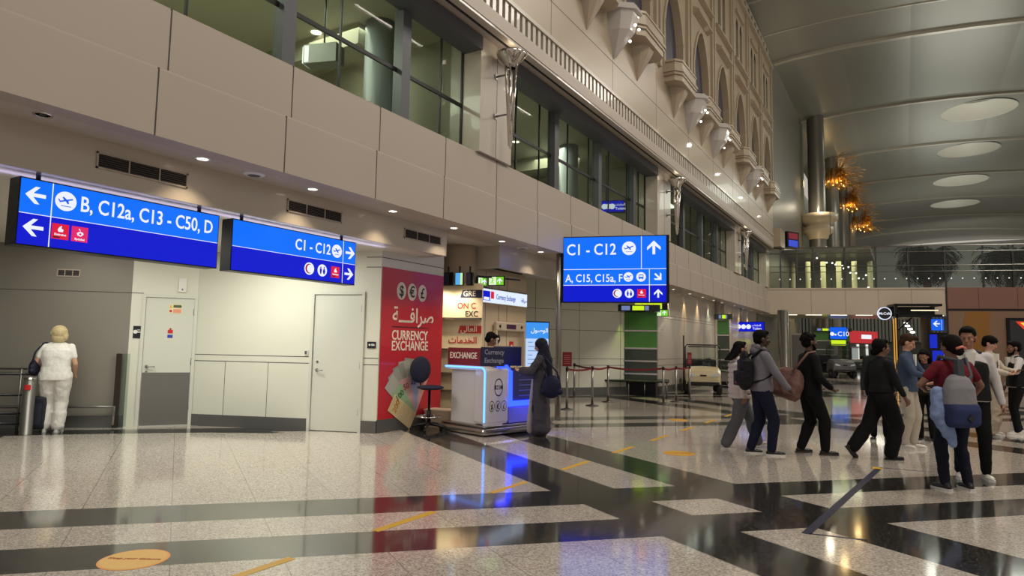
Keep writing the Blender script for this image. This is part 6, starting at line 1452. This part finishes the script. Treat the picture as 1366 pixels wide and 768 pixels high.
# 11 tall man in vest
def vest(info, c=cloth('vest_black', (14, 15, 20), .6)):
    e = info['e']; up = info['up']; T = Blob(); b = info['bulk']; T.loft([(up(.91), .196*b, .154*b), (up(1.0), .192*b, .150*b), (up(1.12), .180*b, .142*b), (up(1.26), .190*b, .142*b), (up(1.34), .180*b, .132*b), (up(1.38), .150*b, .112*b)])
    for sx in (-1, 1): T.cap(up(1.36)+Vector((sx*.10, 0, 0)), .075, up(1.44)+Vector((sx*.095, 0, 0)), .062)
    T.build('vest', c, e, .012, 3, wrinkle=.01, wscale=.1)
    m = MB().prism([(-.055, 1.47), (.055, 1.47), (.01, 1.20), (-.01, 1.20)], .10, .160); m.build('shirt_front', cloth('white', (226, 224, 218)), e)
w11 = person((.66, 9.75), 31+155, 1.80, 'tall person in black vest over white shirt, facing us behind the maroon T-shirt', cloth('white_shirt', (200, 196, 196)), cloth('charcoal_t', (14, 14, 17)), skin=(150, 104, 82), hairstyle='short', head=(16, -10), feet=((-.13, 0, 0, 0), (.13, 0, 0, 0)), hands=((-.31, .04, .86), (.22, .30, 1.10)), elbow=((-.6, -1, 0), (.6, -1, 0)), shoe=(210, 206, 200), sole=(225, 222, 218), bulk=1.08, extras=vest)
# 12 maroon woman
w12 = person((.45, 8.83), 31+6, 1.68, 'person in maroon T-shirt and dark jeans from behind, carrying a grey and blue backpack', cloth('maroon', (104, 26, 40)), cloth('dark_jeans', (18, 22, 38)), skin=(130, 92, 74), hair=mat('hair_darkbrown', (20, 14, 14), .85, spec=.15), hairstyle='lowbun', head=(-4, -4), feet=((-.15, .0, 0, 0), (.14, .0, 0, 0)), hands=((-.18, .22, 1.12), (.32, .16, .98)), elbow=((-1, -.6, 0), (1, -.5, 0)), sleeve=.46, bulk=1.14, shoe=(22, 22, 30), sole=(210, 206, 204), hem=.86, leg_w=1.0)
m = MB(); m.T = w12['head']; m.tube([(-.05, -.125, -.03), (0, -.155, -.01), (.06, -.13, -.03)], .014, 8); m.build('hair_tie', mat('tie_coral', (220, 130, 110), .6), w12['e'])
e = held('large grey and blue backpack hanging low on the back of the maroon T-shirt wearer', 'backpack', 'backpack', w12, None, None)
c = Vector((-.13, -.24, 1.05)); B = Blob()
B.loft([((c.x, c.y, c.z-.24), .165, .085), ((c.x, c.y, c.z-.05), .18, .105), ((c.x, c.y, c.z+.12), .165, .095), ((c.x, c.y+.01, c.z+.22), .125, .07), ((c.x, c.y+.02, c.z+.27), .07, .04)], e=3.0); B.build('pack_body', cloth('pack_grey', (132, 130, 136), .8), e, .011, 5, wrinkle=.012)
B = Blob(); B.loft([((c.x, c.y-.01, c.z-.31), .15, .09), ((c.x, c.y-.02, c.z-.27), .185, .12), ((c.x, c.y-.02, c.z-.12), .19, .125), ((c.x, c.y-.01, c.z-.05), .18, .105)], e=3.2); B.build('blue_pocket', cloth('pack_blue', (46, 54, 94), .8), e, .011, 5, wrinkle=.010)
o = MB().prism([(c.x, c.z-.24), (c.x+.04, c.z-.20), (c.x, c.z-.16), (c.x-.04, c.z-.20)], c.y-.162, c.y-.150).build('diamond_patch', black, e)
m = MB(); m.box(c.x-.03, c.x+.05, c.y-.03, c.y+.03, c.z+.22, c.z+.44); m.tube([(c.x+.02, c.y+.0, c.z+.42), (-.12, .05, 1.52), (-.14, .14, 1.30)], .024, 8); m.tube([(c.x+.14, c.y+.03, c.z+.2), (.12, -.13, 1.30), (.13, -.05, 1.50), (.13, .10, 1.44)], .02, 8); m.build('shoulder_strap', cloth('strap_grey', (72, 76, 84), .7), e)
e = held('pale blue jacket draped down beside the grey and blue backpack', 'jacket', 'jacket', w12, None, None)
B = Blob(); B.cap((-.30, -.13, 1.12), .07, (-.33, -.16, .86), .085); B.cap((-.33, -.16, .86), .075, (-.26, -.20, .66), .06); B.cap((-.24, -.20, .80), .05, (-.22, -.22, .56), .045); B.build('jacket_cloth', cloth('jacket_blue', (128, 146, 190), .8), e, .012, 3, wrinkle=.04, wscale=.08)
# 13 cream outfit man
w13 = person((1.33, 15.0), -110, 1.80, 'person in cream jacket and loose cream trousers with dark fringe, holding a phone', cloth('cream_jacket', (196, 184, 168)), cloth('cream_trouser', (180, 164, 144)), skin=(200, 150, 130), hairstyle='fringe', head=(-10, -20), feet=((-.16, -.04, 0, 0), (.16, .02, 0, 0)), hands=((-.10, .34, 1.15), (.16, .30, 1.12)), elbow=((-.9, -.5, -.4), (.9, -.5, -.4)), shoe=(190, 184, 176), sole=(215, 210, 204), leg_w=1.6, hem=.86, top_w=1.12, wr=.025)
phone(w13, 0, 30, 'dark phone held by the person in cream clothes')
m = MB().prism([(-.05, 1.46), (.05, 1.46), (.03, 1.0), (-.03, 1.0)], .10, .150).build('undershirt', cloth('white', (226, 224, 218)), w13['e'])
e = held('small dark sling bag at the hip of the person in cream clothes', 'bag', 'sling_bag', w13, None, None)
Blob().ell((.20, .12, .98), (.10, .06, .13)).build('bag_body', black, e, .01, 2); MB().tube([(.2, .14, 1.08), (.10, .16, 1.25), (-.10, .08, 1.50)], .008, 6).build('strap', black, e)
# 14 vest man at the right edge
w14 = person(tuple(onz(1360, 580.5))[:2], 31+70, 1.72, 'person in black vest and white sleeves at the right edge, facing left', cloth('white_shirt', (200, 196, 196)), cloth('charcoal_t', (14, 14, 17)), skin=(140, 98, 78), hairstyle='beard', head=(0, -8), feet=((-.12, .06, 0, 0), (.12, -.05, 0, 0)), hands=((-.18, .30, 1.18), (.20, .12, .92)), elbow=((-1, -.6, -.3), (.6, -1, 0)), shoe=(214, 210, 204), sole=(225, 222, 218), bulk=1.06, extras=vest)
phone(w14, 0, 30, 'pale slip held up by the person in the vest at the right edge')

# ================================================================== CAFE PERGOLA AND NEAR-BRIDGE DETAILS
pp0 = Vector((BR0.x, BR0.y, 0))
def cpt(px, py, off=1.2): 
    p = onp(px, py, (BR0.x+math.sin(AS)*off, BR0.y-math.cos(AS)*off), SK); return p
pg = empty('cafe_pergola', tuple(pp0), AS, 'black cafe frame with warm lit uprights standing under the bridge', 'pergola')
def loc_(p): v = Matrix.Rotation(-AS, 4, 'Z') @ (p-pp0); return v
a = loc_(cpt(1193, 405)); b = loc_(cpt(1256, 408)); a2 = loc_(cpt(1193, 419)); 
fr = MB(); fr.box(a.x, b.x, -1.3, -1.1, a.z-.12, a.z).box(a.x, b.x, -1.3, -1.1, a2.z-.15, a2.z).box(a.x, a.x+.12, -1.3, -1.1, 0, a.z).box(a.x+.20, a.x+.32, -.3, -.1, 0, a.z).box(a.x, a.x+.12, -1.3, 0, a.z-.12, a.z).box(b.x-.12, b.x, -1.3, 0, a.z-.12, a.z).box(a.x, b.x, -.3, -.1, a.z-.6, a.z-.1)
fr.build('black_frame', blackm, pg); MB().box(a.x+.12, b.x, -1.1, -.3, a.z-.03, a.z-.0).build('roof_panel', mat('pergola_roof', (36, 30, 28), .6), pg)
wl_ = glow('warm_strip', (220, 160, 70), .9)
MB().box(a.x-.02, a.x+.03, -1.32, -1.3, .4, a2.z-.2).box(a.x+.17, a.x+.22, -.34, -.3, .4, a2.z-.2).build('warm_light_strip', wl_, pg); MB().box(a.x+.8, b.x-.1, -1.08, -1.02, a.z-.35, a.z-.30).build('tube_light', glow('tube_warm', (255, 240, 200), 1.3), pg)
MB().tube([(a.x+.3, -.2, a2.z-.9), (a.x+1.1, -.2, a2.z-.1)], .04, 6).build('brace', blackm, pg)
c = cpt(1180, 418, 1.35); rad = (cpt(1189.5, 418, 1.35)-c).xy.length
e = empty('round_cafe_sign', tuple(c), AS, 'round black sign with lit white ring and script hanging under the bridge', 'sign')
MB().prism(circ(0, 0, rad, 32), -.02, .08, 0).prism(circ(0, 0, rad*.86, 32), -.026, -.02, 1).build('sign_disc', [glow('ring_white', (225, 232, 255), 1), black], e); text('McCafé', rad*.55, 0, -.03, -rad*.18, SWH, e, 'script_lettering', 'CENTER')
MB().tube([(rad, .03, 0), (rad+.5, .03, 0)], .03, 8).build('sign_arm', blackm, e); MB().box(rad+.3, rad+.36, 0, .06, -.2, .2).build('arm_plate', blackm, e)
# spiral pendant cluster
for i in range(7):
    p = cpt(1208+i*1.7, 431+i*2.1+(i % 2)*1.5, -3); o = MB().tube([(-.09, 0, 0), (.09, 0, .03)], .045, 8).tube([(0, 0, .05), (0, 0, 3.44-p.z+.0)], .006, 4, 1).build('pendant_lamp', [glow('pendant_white', (255, 250, 235), 3), steel_d], None, tuple(p)); tag(o, 'small white pendant inside the cafe frame, %s from the top of its slanting cluster' % ['first', 'second', 'third', 'fourth', 'fifth', 'sixth', 'seventh'][i], 'pendant lamp', 'white pendants inside the cafe frame')
# palm trunk column and blue arrow sign
p = cpt(1237, 500, -1); palm_ = empty('palm_tree', (p.x, p.y, 0), 0, 'tall ringed brown palm trunk beside the blue arrow sign', 'tree')
m = MB(); m.lathe([(.19+.05*(k % 2), .075*k) for k in range(46)], (0,0,0), 14); m.build('ringed_trunk', bark, palm_)
p0 = cpt(1242, 441, .3); p1 = cpt(1259, 425, .3); w_ = (p1-p0).xy.length; h_ = p1.z-p0.z
e = empty('arrow_sign', tuple(p0), AS, 'square blue hanging sign with a white left arrow beside the brown wall', 'sign')
MB().box(0, w_, 0, .1, 0, h_).build('sign_case', blackm, e); MB().box(.02, w_-.02, -.01, 0, .02, h_-.02).build('sign_face', SMB, e); MB().prism(arrow(w_*.42, h_*.58, h_*.5, 180), -.016, -.01).build('arrow_symbol', SWH, e); MB().box(w_*.8, w_*.82, -.014, -.01, .05, h_-.05).build('divider_line', SWH, e)
MB().box(-.0, .05, .02, .08, h_, 3.44-p0.z).build('hanger', blackm, e)
p0 = cpt(1241, 470, .2); p1 = cpt(1250, 446, .2); w_ = (p1-p0).xy.length; h_ = p1.z-p0.z
e = empty('screen_tower', (p0.x, p0.y, 0), AS, 'dark tower with deep blue screens below the blue arrow sign', 'screen')
MB().box(-.1, w_+.5, .02, .4, 0, p1.z+.1).build('tower_body', blackm, e); MB().box(0, w_, 0, .02, p0.z+h_*.25, p1.z).box(.1, w_+.3, 0, .02, p0.z-h_*.5, p0.z+.1).build('screen_face', glow('tower_blue', (20, 40, 190), 1), e)
print('verts', sum(len(o.data.vertices) for o in bpy.data.objects if o.type == 'MESH'))
